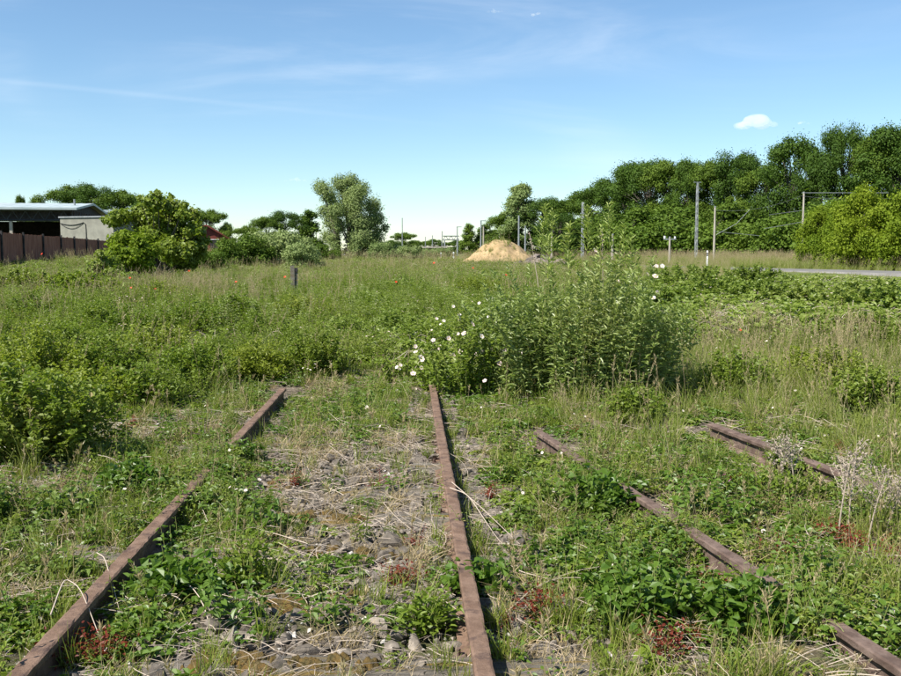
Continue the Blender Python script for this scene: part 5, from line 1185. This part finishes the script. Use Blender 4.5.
SH = [(12, 478, 1.15, .62, 'full yellow green bush at the left picture edge', 'leaf', 8500), (60, 424, 1.0, .42, 'rounded green bush right above the left edge bush', 'bush', 6000), (118, 418, .9, .36, 'low green bush behind the pale gravel patch', 'leaf', 4800),
      (180, 398, 1.0, .46, 'dark hollowed green bush left of the left rail end', 'bush', 6500), (255, 386, .75, .42, 'bright feathery green bush at the end of the left rail', 'leaf', 6500), (316, 384, .85, .48, 'bright feathery bush just right of the left rail end', 'leaf', 7500),
      (212, 380, .8, .4, 'green bush between the hollowed and the feathery bush', 'bush', 4800), (150, 372, 1.2, .5, 'broad green bush up the left slope', 'leaf', 6500), (60, 372, 1.4, .5, 'broad green bush over the left edge clump', 'bush', 7000), (232, 340, 1.0, .62, 'dark cored bush standing mid left in the field', 'bush', 6500),
      (300, 330, 1.3, .55, 'bright bush left of the bramble sprawl', 'leaf', 6500), (20, 335, 1.8, .6, 'wide bush at the left edge in the middle of the field', 'leaf', 7000), (100, 392, .9, .5, 'small dome of leaves between the rounded bush and the hollowed bush', 'leaf', 5200), (20, 400, 1.0, .62, 'tall leafy clump standing behind the left edge bush', 'bush', 6000), (105, 350, 1.3, .6, 'bushy hump halfway up the left slope', 'bush', 6500), (185, 345, 1.2, .55, 'yellow green hump left of the dark cored bush', 'leaf', 6000),
      (262, 352, 1.0, .5, 'green hump between the dark cored bush and the feathery bush', 'bush', 5500), (340, 350, .9, .42, 'small pale hump at the edge of the bare twiggy gap', 'bramble', 4200), (60, 318, 1.8, .6, 'broad hump under the vivid nettle patches', 'bush', 6500), (150, 312, 1.8, .6, 'broad hump below the red poppies', 'leaf', 6500), (395, 345, .9, .45, 'pale leafy hump before the rose spray', 'bramble', 4200), (405, 300, 1.7, .6, 'pale hump in the centre of the field', 'bramble', 5500),
      (480, 300, 1.6, .65, 'green hump left of the willow bush, farther back', 'leaf', 5500), (640, 430, .5, .3, 'small dark leafy clump before the willow bush foot', 'leaf', 1800), (745, 400, .8, .4, 'low green clump in the grass before the right hand rail', 'bush', 4200), (835, 395, 1.0, .42, 'low green clump in the right hand grass', 'leaf', 4800), (880, 420, .8, .4, 'low green clump at the right edge in the grass', 'bush', 4200),
      (370, 318, 1.3, .5, 'pale bush in the middle of the field before the stump', 'bramble', 5500)]
for i, (px_, pb, w_, h_, lb, m_, n_) in enumerate(SH): leafy_bush('green_bush', px_, pb, w_, h_ * 1.18, lb, 600 + i, 'yleaf' if (i % 3 == 1 and 'dark' not in lb and m_ != 'bramble') else m_, int(n_ * .95), .042 if pb > 350 else .055, .017 if 'feathery' in lb else .025)
BR = [(668, 332, 1.7, .8, 'bramble thicket touching the right side of the willow bush'), (722, 318, 2.2, .85, 'light green bramble thicket before the road, left one'), (775, 322, 2.0, .8, 'light green bramble thicket before the road, middle one'), (832, 326, 2.2, .85, 'light green bramble thicket right of the middle one'),
      (888, 334, 2.2, .9, 'large bramble thicket at the right picture edge'), (700, 300, 2.6, 1.0, 'farther bramble thicket below the roadside post'), (870, 352, 1.6, .5, 'lower bramble thicket in front of the edge thicket'), (760, 296, 2.8, .9, 'farther bramble thicket before the bleached road')]
for i, (px_, pb, w_, h_, lb) in enumerate(BR): leafy_bush('bramble_thicket', px_, pb, w_, h_, lb, 640 + i, 'bramble', 9500, .080, .050, 'thicket')
FR = [(598, 524, .50, .24, 'small bright nettle clump in the grass left of the buried rail', 'lush'), (762, 645, .42, .20, 'leafy nettle clump before the bottom right rail', 'lush'), (650, 632, .52, .20, 'leafy nettle clump with a dark heart left of the corner rail', 'lush'),
      (800, 512, .60, .26, 'green clump in front of the right hand rail', 'bush'), (245, 596, .30, .28, 'upright green clump between the main rails', 'leaf'), (168, 612, .45, .16, 'ivy like clump leaning on the left rail', 'lush'), (484, 604, .30, .12, 'small leafy clump in the shade right of the middle rail', 'lush'),
      (420, 640, .30, .13, 'small leafy clump left of the middle rail', 'bush'), (125, 500, .45, .18, 'dark green clump left of the left rail', 'lush')]
for i, (px_, pb, w_, h_, lb, m_) in enumerate(FR): leafy_bush('weed_clump', px_, pb, w_, h_, lb, 670 + i, m_, 620 if w_ > .4 else 380, .050 if m_ == 'lush' else .036, .032 if m_ == 'lush' else .018, 'plant', .35)

# dead flower stalks on the right
def wormwood(px, pyb, ytop, label, lean):
    rs = np.random.RandomState(int(px * 3)); x0, y0 = gp(px, pyb); g = float(base_z(x0, y0)); H = top_z(ytop, y0) - g; root = empty('withered_stalk', (x0, y0, g), 0, label, 'plant', 'withered grey flower stalks on the right')
    sb = MB(); hb = MB(); t_ = np.linspace(0, 1, 7)[:, None]; path = lambda u: np.hstack([lean * u ** 1.5, 0 * u, H * u])
    tube(sb, path(t_), np.linspace(.005, .002, 7), 0, 5)
    for j in range(11):
        u0 = .45 + .5 * j / 10; b0 = path(np.array([[u0]]))[0]; a = rs.rand() * 6.283; Lg = .14 * (1.1 - u0) + .03; e = b0 + np.array([math.cos(a) * Lg, math.sin(a) * Lg, Lg * 1.1]); tube(sb, [b0, (b0 + e) / 2 + [0, 0, -.008], e], .0016, 0, 3, .5, False)
        k = 26; q = rs.rand(k, 1); leaves(hb, b0 + (e - b0) * q + rs.randn(k, 3) * .011, rs.randn(k, 3), rs.randn(k, 3), .014 + .01 * rs.rand(k), .008, 0, rs, True)
    sb.obj('stem', ['straw'], root); hb.obj('seed_head', ['deadhead'], root)
for a in [(795, 500, 440, 'withered grey stalk in front of the right hand rail, leaning left', -.06), (783, 496, 448, 'shorter withered stalk beside the leaning one', -.03), (838, 540, 462, 'withered grey stalk right of the rail end', .05), (848, 532, 448, 'taller withered stalk among the right edge ones', .03), (868, 545, 478, 'withered stalk near the right picture edge', .08), (884, 540, 482, 'rightmost withered stalk, bent outwards', .12), (740, 385, 355, 'small withered stalk in the tall grass right of the bush', 0)]: wormwood(*a)

# red leaved herbs
for px_, pb, w_, lb in [(68, 672, .30, 'red leaved herb under the near end of the left rail'), (95, 668, .2, 'smaller red leaved herb beside the left rail'), (541, 622, .22, 'red leaved herb right of the middle rail'), (398, 592, .18, 'red tinged herb left of the middle rail'), (668, 660, .2, 'red tinged herb among the bottom nettles'), (838, 545, .25, 'red herb patch above the bottom right rail')]:
    leafy_bush('red_herb', px_, pb, w_, .09, lb, int(px_), 'redherb', 260, .020, .011, 'plant', .3)

# poppies
def poppy(px, py, D, label):
    rs = np.random.RandomState(int(px * 7 + py)); p_ = at(px, py, D); g = float(base_z(p_.x, p_.y)); root = empty('poppy', (p_.x, p_.y, g), 0, label, 'poppy', 'red poppies in the field'); H = p_.z - g; r = .024 if D < 20 else .034 if D < 35 else .05
    mb = MB(); tube(mb, [(0.02, 0, 0), (0, 0, H * .5), (0, 0, H)], .0025 + D * .00006, 0, 4); mb.obj('stem', ['stem'], root)
    mb = MB(); flower(mb, (0, 0, 0), (rs.randn() * .3, -.7, .7), r, 0, 1, rs, 4); mb.obj('flower', ['poppy', 'black_p'], root, False, (0, 0, H))
for a in [(42, 254, 40, 'red poppy before the brown fence'), (107, 284, 24, 'red poppy left of three below the big bush'), (130, 278, 27, 'red poppy highest below the big bush'), (131, 288, 23, 'red poppy just under the highest one'), (126, 304, 19, 'red poppy lowest of the left group'), (155, 289, 23, 'red poppy right of the left group'), (189, 271, 30, 'red poppy right of the big bush'), (13, 311, 18, 'red poppy at the left picture edge'),
          (236, 282, 25, 'red poppy left of the stump'), (285, 277, 25, 'red poppy at the foot of the stump'), (396, 282, 25, 'red poppy in the middle of the field'), (434, 263, 40, 'red poppy before the left roadside posts'), (473, 268, 34, 'red poppy before the sand heap'), (506, 275, 26, 'larger red poppy left of the willow bush top'), (740, 330, 14, 'red poppy in front of the middle bramble thicket'), (884, 421, 9.0, 'red poppy at the right picture edge'), (863, 447, 8.0, 'red poppy behind the withered stalks'), (806, 475, 6.9, 'red poppy beside the right hand rail'), (788, 423, 9.2, 'red poppy above the right hand rail')]: poppy(*a)

# bright lush patch below the fence
x0, y0 = gp(45, 292)
for i, (px_, pb, w_, lb) in enumerate([(15, 304, 2.6, 'vivid green nettle patch below the fence, leftmost'), (45, 308, 2.4, 'vivid green nettle patch below the fence, middle'), (72, 312, 2.2, 'vivid green nettle patch below the fence, rightmost')]): leafy_bush('nettle_patch', px_, pb, w_, .85, lb, 690 + i, 'bush2', 6500, .10, .055, 'plant', .8)

# slabs and larger stones in the track bed
rs = np.random.RandomState(77)
for i, (px_, py_, r, lb) in enumerate([(592, 668, .05, 'pale rounded stone near the bottom edge right of the middle rail'), (575, 628, .055, 'grey stone slab right of the red herb'), (495, 612, .05, 'dark grey slab in the shade of the middle rail'), (262, 610, .07, 'grey flat stone between the rails, left side'), (350, 575, .055, 'flat grey stone on the track bed between two mossy sleepers'), (380, 600, .05, 'light stone left of the middle rail'),
                       (545, 570, .045, 'brown stone right of the middle rail'), (520, 560, .04, 'reddish stone beside the middle rail'), (330, 528, .045, 'dark stone high on the track bed'), (365, 545, .045, 'flat brown stone beside the moss'), (700, 655, .05, 'brownish stone at the bottom right edge'), (560, 590, .045, 'pale brown stone left of the nettle clump'), (300, 560, .05, 'grey stone by the upright green clump'), (512, 588, .04, 'small grey stone hugging the rail shade'), (245, 640, .055, 'wide grey slab over the nearest sleepers')]):
    x_, y_ = gp(px_, py_); o = bpy.data.objects.new('stone', stone_mesh(rs, r, 'pstone' if 'pale rounded' in lb else 'stone', .5)); COL.objects.link(o)
    o.location = (x_, y_, float(ground_z(x_, y_)) + r * .15); o.rotation_euler = (rs.randn() * .15, rs.randn() * .15, rs.rand() * 6); tag(o, lb, 'stone', 'larger stones on the track bed')
# bent dead stalks lying over the rails
def fallen(pts, label):
    P = np.array([tuple(Vector((*gp(a, b), 0)) + Vector((0, 0, h))) for a, b, h in pts]); c = P.mean(0); u = np.linspace(0, len(P) - 1, 16); Q = np.stack([np.interp(u, range(len(P)), P[:, k]) for k in range(3)], 1)
    for _ in range(2): Q[1:-1] = (Q[:-2] + 2 * Q[1:-1] + Q[2:]) / 4
    mb = MB(); tube(mb, Q - c, np.linspace(.0032, .0018, 16), 0, 5, .9); o = mb.obj('fallen_stalk', ['straw'], None, True, tuple(c)); tag(o, label, 'stalk', 'bleached stalks fallen over the rails')
fallen([(52, 650, .14), (66, 622, .19), (82, 628, .17), (105, 655, .02)], 'pale looping stalk over the near end of the left rail')
fallen([(98, 580, .13), (106, 592, .16), (122, 625, .03)], 'pale stalk hooked over the left rail higher up')
fallen([(183, 503, .13), (196, 512, .12), (212, 535, .02)], 'pale stalk beside the vanishing stretch of the left rail')
fallen([(450, 513, .15), (468, 518, .14), (495, 545, .05), (515, 562, .02)], 'long pale stalk crossing the middle rail to the right')
fallen([(452, 505, .14), (480, 520, .08), (520, 548, .02)], 'second pale stalk crossing the middle rail')
fallen([(498, 565, .04), (520, 582, .05), (560, 586, .02)], 'bleached stalk lying right of the middle rail')

# ------------------------------------------------------------------ small fair weather clouds
m, t = mat('cloud_vapour')
pv = t.nodes.new('ShaderNodeVolumePrincipled'); pv.inputs['Color'].default_value = (1, 1, 1, 1); pv.inputs['Anisotropy'].default_value = -.1
pv.inputs['Density'].default_value = .022; o = t.nodes.new('ShaderNodeOutputMaterial'); t.links.new(pv.outputs[0], o.inputs['Volume']); M['cloud'] = m
def cloud(px, py, wpx, hpx, label, seed, n=16):
    D = 1500; s = D / FPX; rs = np.random.RandomState(seed); c = at(px, py, D); bm = bmesh.new()
    for i in range(n):
        a = (rs.rand() * 2 - 1); r = hpx * s * (.22 + .22 * rs.rand()) * (1 - .5 * abs(a)); mt_ = Matrix.Translation((a * wpx * s * .42, rs.randn() * hpx * s * .3, (rs.rand() ** .8) * hpx * s * .42 * (1 - abs(a)) - hpx * s * .15)) @ Matrix.Diagonal((1.35, 1, .75, 1))
        bmesh.ops.create_icosphere(bm, subdivisions=2, radius=r, matrix=mt_)
    me = bpy.data.meshes.new('cloud'); bm.to_mesh(me); bm.free(); me.materials.append(M['cloud']); ob = bpy.data.objects.new('cloud', me); COL.objects.link(ob); ob.location = c
    md = ob.modifiers.new('merge', 'REMESH'); md.mode = 'VOXEL'; md.voxel_size = hpx * s * .07; tag(ob, label, 'cloud')
cloud(757, 122, 40, 20, 'small white cumulus cloud above the woodland on the right', 1, 22)
cloud(803, 123, 15, 7, 'faint small cloud right of the larger white one', 2, 8)
cloud(296, 180, 26, 6, 'flat small cloud left of the willow', 3, 12)
cloud(495, 11, 17, 6, 'small cloud left of two at the top edge', 4, 8)
cloud(537, 14, 14, 6, 'small cloud right of two at the top edge', 5, 8)
